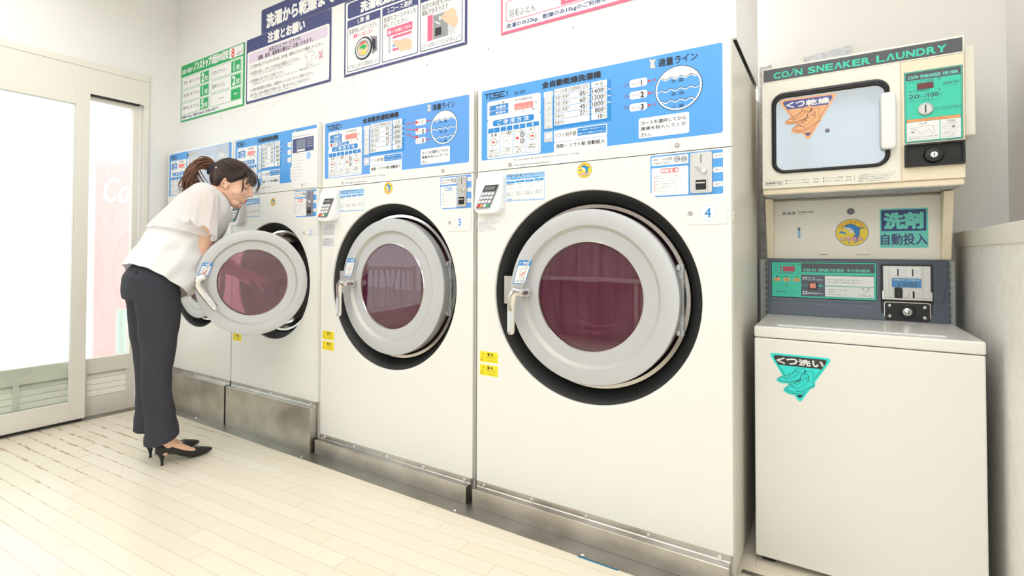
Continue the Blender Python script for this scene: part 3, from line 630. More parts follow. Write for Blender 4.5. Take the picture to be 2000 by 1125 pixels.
# front wall behind the camera: pale limewashed boards (seen mirrored in the door glass)
m = mat('boards_front', rgb(196, 186, 180), 0.6); nn, ll, bb = nodes_of(m)
tc = nn.new('ShaderNodeTexCoord'); mp = nn.new('ShaderNodeMapping'); mp.inputs['Scale'].default_value = (9, 9, 0.6); nz = nn.new('ShaderNodeTexNoise'); nz.inputs['Scale'].default_value = 1.5; nz.inputs['Detail'].default_value = 6
rp = nn.new('ShaderNodeValToRGB'); rp.color_ramp.elements[0].color = rgb(130, 118, 114); rp.color_ramp.elements[1].color = rgb(208, 198, 192); rp.color_ramp.elements[0].position = 0.3; rp.color_ramp.elements[1].position = 0.7
ll.new(tc.outputs['Object'], mp.inputs[0]); ll.new(mp.outputs[0], nz.inputs['Vector']); ll.new(nz.outputs['Fac'], rp.inputs[0]); ll.new(rp.outputs[0], bb.inputs['Base Color'])
b = MB()
k = -2.58
while k < 0.1:
    b.box(k, k+0.117, -3.40, -3.30-0.004*random.random(), 0, 2.80, 'boards_front'); k += 0.12
b.box(-2.7, 0.05, -3.45, -3.40, 0, 2.8, 'dark'); b.box(0.05, 1.9, -3.45, -3.32, 0, 0.25, 'wall_white'); b.box(0.05, 1.9, -3.45, -3.32, 2.55, 2.8, 'wall_white'); struct(b.build('wall_front'))
b = MB()  # unseen window, added to let in frontal daylight
for x in (0.06, 0.96, 1.86): b.box(x-0.03, x+0.03, -3.42, -3.36, 0.25, 2.55, 'frame_cream')
b.box(0.05, 1.9, -3.42, -3.36, 0.25, 0.31, 'frame_cream'); b.box(0.05, 1.9, -3.42, -3.36, 2.49, 2.55, 'frame_cream')
o = struct(b.build('window_added')); b = MB(); b.box(0.09, 0.93, -3.395, -3.39, 0.31, 2.49, 'clear_glass'); b.box(0.99, 1.83, -3.395, -3.39, 0.31, 2.49, 'clear_glass'); b.build('glass_pane', o)
# folding counter behind the camera (mirrored in the door of machine 4)
t = thing('folding_table', 'white topped laundry folding counter along the boarded wall, mirrored in the door glass', 'table', (-1.0, -3.05, 0))
b = MB(); b.box(-1.3, 1.0, -0.24, 0.22, 0.82, 0.86, 'frame_cream'); b.build('tabletop', t, bevel=0.003)
for x in (-1.25, 0.95):
    for y in (-0.2, 0.18): b = MB(); b.box(x-0.02, x+0.02, y-0.02, y+0.02, 0, 0.82, 'frame_cream'); b.build('leg', t)
slab('ground_front', -2.70, 12.0, -14.0, -3.45, -0.12, -0.06, 'paving')
# steel kerb strip on the floor along the machines
b = MB(); b.box(-2.55, 0.955, -0.113, 0.03, 0, 0.0025, 'floor_steel')
for x, y in ((-2.02, -0.075), (-0.98, -0.1), (-0.035, -0.1), (-1.5, -0.09), (0.5, -0.1)):
    b.lathe([(0, -0.003), (0.004, -0.0025), (0.007, 0)], 'chrome', Matrix.Translation((x, y, 0.0025)) @ Matrix.Rotation(-PI/2, 4, 'X'), n=12)
struct(b.build('trim_5'))
b = MB(); b.box(0.955, 1.30, 0.10, 0.12, 0, 0.004, 'floor_steel'); b.box(0.955, 1.30, 0.0, 0.06, 0, 0.003, 'floor_steel'); struct(b.build('trim_6'))
b = MB(); b.box(0.489, 0.626, -0.1185, -0.1125, 0, 0.0012, 'tape_blue'); tag(b.build('floor_tape'), 'thin blue tape strip on the floor beside the steel kerb', 'tape')

# ------------------------------------------------------------------ outside the street door
slab('ground', -14.0, -2.70, -10.0, 8.0, -0.12, -0.06, 'paving')
t = thing('vending_machine', 'glare-paled red drinks vending machine outside beyond the narrow glass panel', 'vending machine', (-4.03, 0.50, -0.06), None); t.rotation_euler = (0, 0, math.radians(-19.5))
mat('vend_red_glare', rgb(246, 206, 208), 0.4)  # red paled in the colour itself to imitate outdoor overexposure
b = MB(); b.box(-0.4, 0.4, -0.39, 0.45, 0, 1.86, 'vend_red_glare'); b.build('cabinet', t, bevel=0.02)
b = MB(); g = Gfx(b, lambda u, w, h: (0.401+h, u/1000, w/1000)); g.text('Coca-Cola', -350, 1500, 330, 1710, 'wht', 2, 1, slant=0.2); b.build('lettering', t)
b = MB(); b.tube([(0.2, 0.02+0.20*math.cos(a), 1.86+0.10*math.sin(a)) for a in [PI*k/16 for k in range(17)]], 0.022, 'vend_red_glare', 10); b.build('top_arch', t, smooth=True)
b = MB(); b.lathe([(0, 0.63), (0.035, 0.63), (0.035, 0.0), (0.06, 0.0), (0.06, -0.06), (0, -0.06)], 'mint', Matrix.Translation((-3.42, 0.07, -0.06)) @ Matrix.Rotation(PI/2, 4, 'X'), n=20)
tag(b.build('bollard', smooth=True), 'white round post outside in front of the red vending machine', 'post')

# white balustrade outside, mirrored in the door glass of machine 3
t = thing('balustrade', 'white balustrade of turned spindles outside, mirrored in the door glass', 'railing', (-4.6, -4.2, -0.06))
for z0, z1 in ((0.10, 0.17), (0.92, 1.0)): b = MB(); b.box(-0.04, 0.04, -1.3, 1.3, z0, z1, 'wall_white'); b.build('rail', t, bevel=0.008)
for y in (-1.3, 1.3): b = MB(); b.box(-0.05, 0.05, y-0.05, y+0.05, 0, 1.05, 'wall_white'); b.build('post', t, bevel=0.006)
sp = None
for k in range(11):
    if sp is None:
        b = MB(); b.lathe([(0.0, 0.17), (0.028, 0.17), (0.028, 0.25), (0.018, 0.28), (0.03, 0.36), (0.02, 0.5), (0.016, 0.8), (0.028, 0.84), (0.028, 0.92), (0, 0.92)], 'wall_white', Matrix.Rotation(PI/2, 4, 'X'), n=16); sp = b.build('spindle', t, smooth=True); o = sp
    else: o = sp.copy(); COL.objects.link(o); o.parent = t
    o.location = (0, -1.08+0.216*k, 0)

# ------------------------------------------------------------------ coin washer-dryers
ZT, ZDIV = 1.703, 1.360
def lever_handle(b, M):
    b.lathe([(0.0, 0.0), (0.020, 0.0), (0.021, -0.012), (0.016, -0.03), (0.013, -0.046), (0.0, -0.048)], 'chrome', M, n=24)
    pr = [(0.0, 0.002), (-0.020, 0.006), (-0.034, -0.012), (-0.040, -0.042), (-0.041, -0.080), (-0.041, -0.120), (-0.041, -0.150), (-0.041, -0.160)]
    wd = [0.014, 0.019, 0.019, 0.0175, 0.0165, 0.0165, 0.016, 0.010]
    rings = []
    for i, (x, z) in enumerate(pr):
        a, c = pr[max(i-1, 0)], pr[min(i+1, len(pr)-1)]; d = Vector((c[0]-a[0], 0, c[1]-a[1])).normalized(); nrm = Vector((d.z, 0, -d.x))
        y = -0.052+0.006*(i > 2); ring = []
        for k in range(12):
            t = 2*PI*k/12; ring.append(Vector((x, y, z))+nrm*(wd[i]*math.cos(t))+Vector((0, 1, 0))*(0.010*math.sin(t)))
        rings.append(ring)
    b.loft(rings, 'chrome', M)
    b.box(-0.048, -0.034, -0.0585, -0.054, -0.148, -0.070, 'lgrey', M)
def make_door(parent, M, s, open_door=False):
    """round door in local coordinates: centre origin, outside face at y=0 looking to -Y, s = size factor"""
    S = lambda pr: [(r*s, y) for r, y in pr]
    b = MB()
    b.lathe(S([(0.300, 0.060), (0.316, 0.050), (0.3185, 0.010), (0.3185, 0.004), (0.3165, 0.001), (0.312, 0.0), (0.262, -0.003), (0.260, -0.0025)]), 'door_silver', M, n=96)
    b.lathe(S([(0.260, -0.0025), (0.248, 0.011)]), 'door_groove', M, n=96)
    b.lathe(S([(0.248, 0.011), (0.245, 0.0115), (0.204, 0.0095), (0.202, 0.010)]), 'door_silver', M, n=96)
    b.lathe(S([(0.202, 0.010), (0.199, 0.008), (0.197, 0.011), (0.196, 0.02)]), 'polished', M, n=96)
    b.lathe(S([(0.300, 0.060), (0.285, 0.085), (0.205, 0.085), (0.196, 0.07), (0.196, 0.02)]), 'polished' if not open_door else 'plate_metal', M, n=96)
    d = b.build('door', parent, smooth=True)
    g = MB(); g.lathe(S([(0.196, 0.014), (0.15, 0.0125), (0.08, 0.0115), (0.0, 0.011)]), 'plum_glass', M, n=64); g.build('door_glass', d, smooth='all')
    kb = 0.45 if open_door else 1.0; g = MB(); g.lathe(S([(r, 0.03+(y-0.03)*kb) for r, y in ((0.195, 0.04), (0.188, 0.08), (0.165, 0.115), (0.12, 0.142), (0.06, 0.155), (0.0, 0.158))]), 'plum_bowl', M, n=64); g.build('glass_bowl', d, smooth='all')
    h = MB(); HM = M @ Matrix.Translation((-0.246*s if not open_door else -0.272*s, -0.002, 0.005 if not open_door else 0.035*s))
    if open_door: HM = HM @ Matrix.Rotation(math.radians(-36), 4, 'Y')
    lever_handle(h, HM); h.build('door_handle', d, smooth=True)
    k = MB(); ang = math.radians(0); a = math.radians(-14); px, pz = -0.263*s, (0.083 if not open_door else 0.075)*s
    def P(u, w, hh):
        u -= 0; x = (u*math.cos(a)-w*math.sin(a)*0)/1000+w*0.33/1000; return M @ Vector((px+x, -0.0024-hh, pz+w/1000))
    g = Gfx(k, P); w_, h_ = 26*s/0.9, 42*s/0.9
    g.rect(-w_, -h_, w_, h_, 'dblue', 1, 4); g.rect(-w_+3, -h_+3, w_-3, h_*0.55, 'wht', 2, 3); g.text('ドア操作', -w_+6, h_*0.62, w_-14, h_*0.88, 'wht', 3, 1)
    g.line([(-8, 12), (-8, -14)], 2, 'grey', 3); g.line([(-8, 12), (8, 14)], 2, 'grey', 3); g.line([(-2, -14), (5, -8), (9, 2)], 4, 'red', 4); g.text('ひらく', 2, 16, 18, 21, 'ink2', 4); g.text('とじる', -8, -24, 12, -19, 'ink2', 4)
    g.text('レバーを回して開きます', -w_+5, -h_+8, w_-8, -h_+14, 'ink2', 4)
    k.build('door_sticker', d)
    return d
def dolphin(g, cx, cz, r, asp=1.0):
    D = lambda p: (cx+p[0]*r*asp, cz+p[1]*r)
    g.disc(cx, cz, r*asp, r, 'wht', 1, 40); g.disc(cx, cz, r*asp*0.97, r*0.97, 'console_edge', 2, 40); g.disc(cx, cz, r*asp*0.93, r*0.93, 'logo_yellow', 3, 40)
    body = [(-0.58, 0.36), (-0.42, 0.42), (-0.30, 0.56), (-0.05, 0.62), (0.2, 0.52), (0.38, 0.36), (0.60, 0.34), (0.44, 0.18), (0.44, -0.1), (0.36, -0.34), (0.22, -0.52), (0.10, -0.30), (0.22, -0.12), (0.12, 0.1), (-0.05, 0.22), (-0.25, 0.24), (-0.40, 0.28)]
    belly = [(-0.58, 0.36), (-0.40, 0.38), (-0.2, 0.36), (0.0, 0.28), (0.13, 0.12), (0.2, -0.1), (0.10, -0.02), (0.0, 0.02), (-0.03, -0.10), (-0.10, 0.02), (-0.16, 0.14), (-0.34, 0.24)]
    g.poly([D(p) for p in body], 'numblue', 4); g.poly([D(p) for p in belly], 'wht', 5); g.line([D(p) for p in body], r*0.025, 'ink', 5, True); g.disc(*D((-0.27, 0.42)), r*0.03, r*0.04, 'ink', 6, 8)
    g.poly([D(p) for p in ((-0.82, -0.02), (-0.6, 0.12), (-0.34, -0.02), (-0.28, -0.14), (-0.5, -0.06))], 'numblue', 4)
    g.poly([D(p) for p in ((0.05, -0.8), (0.2, -0.62), (0.42, -0.52), (0.3, -0.66))], 'numblue', 4); g.disc(*D((-0.16, -0.72)), r*.05, r*.05, 'numblue', 4, 10); g.disc(*D((0.70, 0.30)), r*.06, r*.06, 'numblue', 4, 10)
    for ch, dx in zip('どるふぃん', (-0.66, -0.36, -0.06, 0.18, 0.38)):
        x, z = D((dx, -0.58)); w = r*0.30*asp
        for o in ((-.02, -.02), (.02, -.02), (-.02, .02), (.02, .02)): g.text(ch, x+o[0]*r, z+o[1]*r, x+w+o[0]*r, z+r*0.26+o[1]*r, 'magenta', 6, 1)
        g.text(ch, x, z, x+w, z+r*0.26, 'wht', 7, 1)
    for i, ch in enumerate('コインランドリー'):
        a = math.radians(148-i*16.5); x, z = cx+0.76*r*asp*math.cos(a), cz+0.76*r*math.sin(a); q = r*0.11; co, si = math.cos(a-PI/2), math.sin(a-PI/2)
        vs, fs, ra = text_mesh(ch, 1); ky = min(1.0, 1.3/ra); vs = [(u, 0.5+(w-0.5)*ky) for u, w in vs]
        g.mb.add([g.P(x+((u-.5)*2*q*asp)*co-((w-.5)*2*q)*si, z+((u-.5)*2*q)*si*asp+((w-.5)*2*q)*co, 6*STEP) for u, w in vs], fs, 'RD')
def screw(b, x, y, z, r=0.006):
    b.lathe([(0, -0.004), (r*0.5, -0.0038), (r*0.55, -0.002), (r*0.9, -0.002), (r, 0)], 'chrome', Matrix.Translation((x, y, z)), n=14)
def make_washer(no, x0, width, y0, zb, depth, rr, label, v):
    """one machine: x0 left edge, front plane y0, zb = lower edge of the painted body, rr = porthole radius"""
    big = width > 0.9; sx = width/0.948; x1 = x0+width; cx = x0+width/2; cz = 0.868; s = rr/0.386
    t = thing('washer_dryer', label, 'washing machine', (0, 0, 0)); t.location = (cx, y0+depth/2, 0); inv = Matrix.Translation((-cx, -y0-depth/2, 0))
    T = lambda M=Matrix.Identity(4): inv @ M
    W = lambda o: o
    def B(mb, name, parent=t, **k):
        return mb.build(name, parent, **k)
    def shift(mb): mb.v = [tuple(inv @ Vector(p)) for p in mb.v]; return mb
    # cabinet: open fronted shell
    b = MB(); g_ = 0.0025
    b.box(x0, x0+0.012, y0+0.02, y0+depth, 0.02, ZT, 'cream_side'); b.box(x1-0.012, x1, y0+0.02, y0+depth, 0.02, ZT, 'cream_side')
    b.box(x0+0.012, x1-0.012, y0+0.02, y0+depth, ZT-0.012, ZT, 'cream_side'); b.box(x0+0.012, x1-0.012, y0+depth-0.012, y0+depth, 0.02, ZT-0.012, 'cream_side'); b.box(x0+0.012, x1-0.012, y0+0.02, y0+depth-0.012, 0.02, 0.032, 'cream_side')
    if big:
        for k in range(4): b.lathe([(0, -0.003), (0.004, -0.002), (0.006, 0)], 'cream' , Matrix.Translation((x1, y0+0.03, 1.165-0.012-(0.014*k+0.018*(k > 1)))) @ Matrix.Rotation(PI/2, 4, 'Z'), n=10)
    else:
        for k in range(4): b.lathe([(0, -0.0006), (0.004, -0.0006)], 'dark' , Matrix.Translation((x1, y0+0.025, 1.16-(0.016*k+0.018*(k > 1)))) @ Matrix.Rotation(PI/2, 4, 'Z'), n=10)
    B(shift(b), 'cabinet')
    # lower front with the round opening
    def front_ring(z0, z1, m):
        b = MB(); n = 96; hs = []; os_ = []
        for k in range(n):
            a = 2*PI*k/n; c, q = math.cos(a), math.sin(a)
            sc = min((x1-g_-cx)/abs(c) if abs(c) > 1e-6 else 1e9, ((z1-cz) if q > 0 else (cz-z0))/abs(q) if abs(q) > 1e-6 else 1e9)
            hs.append((cx+c*(rr+0.006), cz+q*(rr+0.006))); os_.append((cx+c*sc, cz+q*sc))
        vs = [(x, y0, z) for x, z in hs]+[(x, y0, z) for x, z in os_]+[(x, y0+0.022, z) for x, z in os_]
        for ccx, ccz in ((x0+g_, z0), (x1-g_, z0), (x1-g_, z1), (x0+g_, z1)):
            i = min(range(n), key=lambda i: (os_[i][0]-ccx)**2+(os_[i][1]-ccz)**2); vs[n+i] = (ccx, y0, ccz); vs[2*n+i] = (ccx, y0+0.022, ccz)
        fs = [(k, n+k, n+(k+1) % n, (k+1) % n) for k in range(n)]+[(n+k, 2*n+k, 2*n+(k+1) % n, n+(k+1) % n) for k in range(n)]
        b.add(vs, fs, m)
        Mc = Matrix.Translation((cx, y0, cz))
        b.lathe([(rr+0.006, 0), (rr+0.002, 0.001), (rr, 0.006), (rr, 0.012)], m, Mc, n=96)
        return b
    b = front_ring(zb, ZDIV-0.002, 'cream')
    if big: Gfx(b, vertical(y0)).ring(cx*1000, cz*1000, 428, 1.2, 'cream_side', 1, 96)
    B(shift(b), 'front_panel')
    Mc = Matrix.Translation((cx, y0, cz))
    b = MB(); b.lathe([(rr, 0.010), (rr-0.012*s, 0.022), (rr-0.03*s, 0.05), (rr-0.042*s, 0.074), (rr-0.05*s, 0.09)], 'rubber_black', Mc, n=96); B(shift(b), 'door_recess', smooth=True)
    b = MB(); b.lathe([(rr-0.044*s, 0.080), (rr-0.045*s, 0.066), (rr-0.047*s, 0.064), (rr-0.060*s, 0.064), (rr-0.063*s, 0.068), (rr-0.075*s, 0.10), (rr-0.10*s, 0.13), (rr-0.12*s, 0.15)], 'polished', Mc, n=96); B(shift(b), 'rim_ring', smooth=True)
    b = MB(); R = rr-0.12*s; b.lathe([(R, 0.15), (R, 0.17), (rr+0.02, 0.18), (rr+0.02, 0.55), (rr*0.6, 0.58), (0.05, 0.58), (0, 0.56)], 'drum_steel', Mc, n=64)
    for k in range(3):
        a = 2*PI*k/3+0.4; c, q = math.cos(a), math.sin(a); r0 = rr+0.018
        b.prism([(cx+(r0*c-0.035*q), y0+0.2, cz+(r0*q+0.035*c)), (cx+(r0-0.07)*c, y0+0.2, cz+(r0-0.07)*q), (cx+(r0*c+0.035*q), y0+0.2, cz+(r0*q-0.035*c))], (0, 0.33, 0), 'drum_steel')
    B(shift(b), 'drum', smooth=True)
    if v.get('open'):
        th = math.radians(57); hinge = Vector((cx+0.304*rr/0.322, y0+0.002, cz+0.004)); Rm = 0.3185*s
        Md = Matrix.Translation(hinge) @ Matrix.Rotation(th, 4, 'Z') @ Matrix.Translation((-Rm, 0, 0))
        make_door(t, T(Md), s, True)
        b = MB(); Mh = Matrix.Translation(hinge)
        b.tube([(hinge.x, hinge.y+0.055, cz-0.09), (hinge.x, hinge.y+0.055, cz+0.09)], 0.012, 'black_plastic', 12); b.box(hinge.x-0.035, hinge.x-0.002, hinge.y+0.045, hinge.y+0.07, cz-0.08, cz+0.08, 'black_plastic'); B(shift(b), 'door_hinge')
    else:
        make_door(t, T(Matrix.Translation((cx, y0+0.003, cz))), s)
        b = MB(); hx = cx+0.30*s; b.box(hx-0.004, hx+0.020, y0+0.052, y0+0.085, cz-0.12*s, cz+0.12*s, 'galvanised'); b.box(hx-0.002, hx+0.010, y0+0.042, y0+0.052, cz+0.10*s, cz+0.116*s, 'plate_metal'); b.box(hx-0.002, hx+0.010, y0+0.042, y0+0.052, cz-0.116*s, cz-0.10*s, 'plate_metal'); B(shift(b), 'door_hinge', bevel=0.002)
        b = MB(); lx = cx-0.356*s; b.box(lx, lx+0.06*s, y0+0.02, y0+0.028, cz-0.045*s, cz+0.065*s, 'plate_metal'); B(shift(b), 'latch_plate', bevel=0.001)
    # plinth
    b = MB(); led = zb-0.024; yp = y0-0.034
    b.prism([(x0+0.004, y0, zb), (x0+0.004, y0+0.02, zb), (x0+0.004, y0+0.02, 0.003), (x0+0.004, yp, 0.003), (x0+0.004, yp, led-0.002), (x0+0.004, yp+0.003, led), (x0+0.004, y0-0.003, led+0.001), (x0+0.004, y0, led+0.004)], (width-0.014, 0, 0), 'steel')
    pl = B(shift(b), 'plinth')
    xs = (0.038, 0.2555, 0.473, 0.691, 0.9085) if big else (0.04, 0.39, 0.735)
    for q in xs:
        b = MB(); screw(b, x0+q, y0-0.0005, zb-0.0125, 0.008); b.box(x0+q-0.002, x0+q+0.002, y0-0.002, y0, zb-0.024, zb-0.018, 'chrome'); B(shift(b), 'screw', pl)
    # control panel with its printing
    b = MB(); b.box(x0+g_, x1-g_, y0, y0+0.02, ZDIV+0.001, ZT, 'cream')
    g = Gfx(b, vertical(y0, x0)); bl = v.get('blue', 'blue')
    data = [d for d in PANEL if d[0] in 'rtclp']
    times, fees, title = v['times'], v['fees'], v['title']
    for d in PANEL:
        if d[0] == 't' and d[1] == 'TITLE': g.text(title, d[2]*sx, d[3], d[4]*sx, d[5], 'ink', 3, 2)
        elif d[0] == 't' and d[1] == 'TOSEI':
            L = (d[4]-d[2]); H = d[5]-d[3]; w = 4.4; q = L/5.0; X = lambda f: (d[2]+f*q)*sx; lo, hi = d[3]+w/2, d[5]-w/2
            for pts in ([(0.02, hi), (0.86, hi)], [(0.44, hi), (0.44, lo)], [(1.06, lo), (1.06, hi), (1.86, hi), (1.86, lo), (1.06, lo)], [(2.86, hi), (2.1, hi), (2.1, (lo+hi)/2), (2.86, (lo+hi)/2), (2.86, lo), (2.1, lo)], [(3.95, hi), (3.12, hi), (3.12, lo), (3.95, lo)], [(3.95, hi), (3.95, hi-4)], [(3.95, lo), (3.95, lo+4)], [(4.5, hi), (4.5, lo)]): g.line([(X(f), z) for f, z in pts], w, 'ink', 3)
            if no == 4: g.text('SK-220', 174, 1653, 222, 1664, 'ink', 3, 1)
            g.rect(X(3.42), (lo+hi)/2-2.2, X(3.78), (lo+hi)/2+2.2, 'ink', 3)
        elif d[0] == 'ROWS':
            _, xa0, xa1, xb0, xb1, zt, h = d
            for k in range(6):
                z1 = zt-k*h-3.4; z0 = zt-(k+1)*h+4.6
                if 1 <= k <= 4:
                    g.text(times[k-1], (xa1-38)*sx, z0, (xa1-16)*sx, z1, 'ink', 4, 1); g.text('分', (xa1-14)*sx, z0+1, (xa1-4)*sx, z1-1, 'ink', 4)
                f = fees[k]
                if k == 0: g.text(f, (xb0+16)*sx, z0+1, (xb1-14)*sx, z1-1, 'ink', 4)
                elif k == 5: g.text('10', (xb0+26)*sx, z0, (xb0+42)*sx, z1, 'ink', 4, 1); g.text('分/100円', (xb0+44)*sx, z0+1, (xb1-3)*sx, z1-2, 'ink2', 4)
                else: g.text(f, (xb0+(3 if len(f) == 4 else 3+0.25*(xb1-xb0-17)))*sx, z0, (xb1-14)*sx, z1, 'ink', 4, 1); g.text('円', (xb1-13)*sx, z0+1, (xb1-4)*sx, z1-2, 'ink2', 4)
        elif d[0] == 'DIAL':
            _, dx, dz, r = d; g.disc(dx*sx, dz, r*sx, r, 'ink', 3, 64); g.disc(dx*sx, dz, (r-2)*sx, r-2, 'wht', 4, 64); g.disc(dx*sx, dz, (r-7)*sx, r-7, bl, 5, 64)
            def wave(zc): return [(q, zc+3.2*math.sin(q/(r*0.066))) for q in [(-r+9)+(2*r-18)*k/120 for k in range(121)]]
            R2 = r-6.5
            top = [(q, z) for q, z in wave(r*0.50) if q*q+z*z < R2*R2]
            a0 = math.atan2(top[-1][1], top[-1][0]); a1 = math.atan2(top[0][1], top[0][0])
            cap = top+[(R2*math.cos(a0+(a1-a0)*k/20), R2*math.sin(a0+(a1-a0)*k/20)) for k in range(1, 20)]
            g.poly([((dx+a)*sx, dz+c) for a, c in cap], 'wht', 6)
            for zc in (r*0.50, -0.02*r, -0.52*r):
                w_ = [((dx+a)*sx, dz+c) for a, c in wave(zc) if a*a+c*c < R2*R2]; g.line([(a, c-3) for a, c in w_], 3, 'wht', 7); g.line(w_, 1.5, 'ink', 8)
        elif d[0] == 'c' and d[5] == 'DOT':
            if not v.get('solid'): g.disc(d[1]*sx, d[2], 0.9, 0.9, 'dotred', 3, 8)
        elif d[0] == 'l' and d[3] == 'AH':
            if not v.get('solid'): g.line([(a*sx, c) for a, c in d[1]], 1.6, 'dotred', 3)
        else: g.play([d], sx, 0, (), {'blue': bl})
    if v.get('solid'):
        for (ax, az), (bx, bz) in (((571, 1613), (636, 1613)), ((571, 1590.5), (636, 1579)), ((571, 1567), (636, 1545))):
            pts = [(ax+(bx-ax)*k/16, az+(bz-az)*(3*(k/16)**2-2*(k/16)**3)) for k in range(17)]
            g.line([(p*sx, q) for p, q in pts], 3, 'red', 4); g.poly([((bx-4)*sx, bz-8), ((bx+14)*sx, bz+1), ((bx-4)*sx, bz+8)], 'red', 5)
        g.rect(63*sx, 1567, 200*sx, 1582, 'dblue', 3, 6); g.rect(66*sx, 1568.5, 118*sx, 1580.5, 'wht', 4, 5); g.text('満 室', 84*sx, 1570.5, 106*sx, 1578.5, 'ink', 5); g.text('停電時は係員まで', 122*sx, 1575, 190*sx, 1579.5, 'wht', 5, 1); g.text('お問合せください', 122*sx, 1569, 190*sx, 1573.5, 'wht', 5, 1)
    for q, z in ((0.7856, 1.381), (0.1545, 1.3755)):
        if q == 0.1545 and not big: continue
        b.lathe([(0, -0.003), (0.004, -0.003), (0.0055, -0.001), (0.0075, -0.003), (0.009, 0)], 'plate_metal', Matrix.Translation((x0+q*sx, y0, z)), n=18)
    cp = B(shift(b), 'control_panel', M=None)
    b = MB(); b.box(x0+0.175*sx, x0+0.2567*sx, y0-0.0022, y0, 1.5905, 1.6155, 'led'); g = Gfx(b, vertical(y0-0.0022, x0))
    if no == 4: g.text('done', 183, 1591, 250, 1606, 'ledtxt', 1, 1)
    B(shift(b), 'time_display', cp, bevel=0.0006)
    b = MB(); b.box(x0+0.305*sx, x0+0.340*sx, y0-0.0018, y0, 1.4975, 1.6185, 'lgrey'); B(shift(b), 'switch_plate', cp, bevel=0.0006)
    for k, z in enumerate((1604.8, 1581.4, 1558.6, 1534.9, 1512.1)):
        b = MB(); b.lathe([(0, -0.0035), (0.0075, -0.0035), (0.0088, -0.0015), (0.009, 0)], 'wht', Matrix.Translation((x0+0.3238*sx, y0-0.0015, z/1000)) @ Matrix.Diagonal((sx, 1, 1, 1)), n=20)
        Gfx(b, vertical(y0-0.005, x0)).text(str(k+1), 319.8*sx, z-4.6, 327.8*sx, z+4.6, 'ink', 1, 0); B(shift(b), 'course_button', cp)
    b = MB(); b.box(x0+0.305*sx, x0+0.340*sx, y0-0.0012, y0, 1.4475, 1.4855, 'lgrey'); b.lathe([(0, -0.0045), (0.0085, -0.0045), (0.0102, -0.002), (0.0105, 0)], 'wht', Matrix.Translation((x0+0.3249*sx, y0-0.001, 1.4654)) @ Matrix.Diagonal((sx, 1, 1, 1)), n=20); B(shift(b), 'softener_button', cp)
    for z in (1.6164, 1.5957):
        b = MB(); b.lathe([(0, -0.003), (0.004, -0.0025), (0.005, -0.0012)], 'keypad_grey', Matrix.Translation((x0+0.0644*sx, y0, z)), n=14); B(shift(b), 'indicator_lamp', cp)
    if v.get('solid'):
        b = MB(); b.lathe([(0, -0.006), (0.004, -0.0055), (0.006, -0.001)], 'red', Matrix.Translation((x0+0.072, y0, 1.5745)), n=14); B(shift(b), 'indicator_lamp', cp)
    # coin panel (right upper corner of the lower front)
    cxs, cox = v.get('coin', (1.0, 0.0)); b = MB(); g = Gfx(b, vertical(y0, x0)); g.play(COIN, cxs, cox*1000, (), {'blue': bl, 'RD': v.get('caution', 'RD')})
    cpn = B(shift(b), 'coin_panel')
    px0, px1 = x0+0.8267*cxs+cox, x0+0.8918*cxs+cox; pc = (px0+px1)/2; pm = v.get('coinmetal', 'plate_metal')
    b = MB(); b.prism([(x, y0-0.004, z) for x, z in rrect(px0, 1.2192, px1, 1.350, 0.006)], (0, 0.004, 0), pm); b.box(pc-0.0012, pc+0.0012, y0-0.0046, y0-0.0035, 1.3158, 1.3431, 'dark')
    b.box(pc-0.019, pc+0.019, y0-0.0062, y0-0.0035, 1.2255, 1.2655, pm); b.box(pc-0.0155, pc+0.0155, y0-0.0068, y0-0.006, 1.2295, 1.2610, 'dark'); b.box(pc-0.0135, pc+0.0125, y0-0.009, y0-0.0066, 1.2495, 1.2535, pm)
    for q, z in ((px0+0.006, 1.343), (px1-0.006, 1.343), (px0+0.006, 1.226), (px1-0.006, 1.226)): screw(b, q, y0-0.004, z, 0.0035)
    B(shift(b), 'coin_plate', cpn, bevel=0.0008)
    b = MB(); b.lathe([(0, -0.012), (0.006, -0.012), (0.0085, -0.009), (0.0085, 0)], 'chrome', Matrix.Translation((pc+0.010, y0-0.004, 1.289)), n=18); b.tube([(pc+0.008, y0-0.012, 1.2905), (pc-0.016, y0-0.012, 1.3035)], [0.0042, 0.003], 'chrome', 8); B(shift(b), 'return_lever', cpn, smooth=True)
    # access cover with the machine number
    ax0 = x0+0.8135 if big else x1-0.125; ax1 = x1-0.0125; b = MB(); b.prism([(x, y0-0.002, z) for x, z in rrect(ax0, 1.118, ax1, 1.2105, 0.006)], (0, 0.0015, 0), 'cream')
    ac = B(shift(b), 'access_cover', bevel=0.0006)
    nx = (ax0+0.065) if big else x1-0.059; b = MB(); g = Gfx(b, vertical(y0-0.002, 0)); nz = 1155 if big else 1130
    if not big: g = Gfx(b, vertical(y0-0.002, 0))
    q = 24.5 if big else 19
    g.disc(nx*1000, nz, q, q, 'line', 1, 40); g.disc(nx*1000, nz, q-1, q-1, 'wht', 2, 40); g.text(str(no), nx*1000-q*0.48, nz-q*0.6, nx*1000+q*0.48, nz+q*0.6, 'numblue', 3, 1)
    B(shift(b), 'number_sticker', ac)
    b = MB(); b.lathe([(0, -0.003), (0.003, -0.003), (0.0045, -0.001), (0.0065, -0.003), (0.008, 0)], 'plate_metal', Matrix.Translation((ax0+0.0125, y0-0.002, nz/1000)), n=18); B(shift(b), 'cover_lock', ac)
    # telephone keypad unit (left upper corner): scooped white housing with slanted keypad
    kx = x0+(0.0035 if big else 0.0); kw = 0.128 if big else 0.118
    b = MB(); rings = []
    outl = rrect(kx, 1.180, kx+kw, 1.352, 0.03, 6)
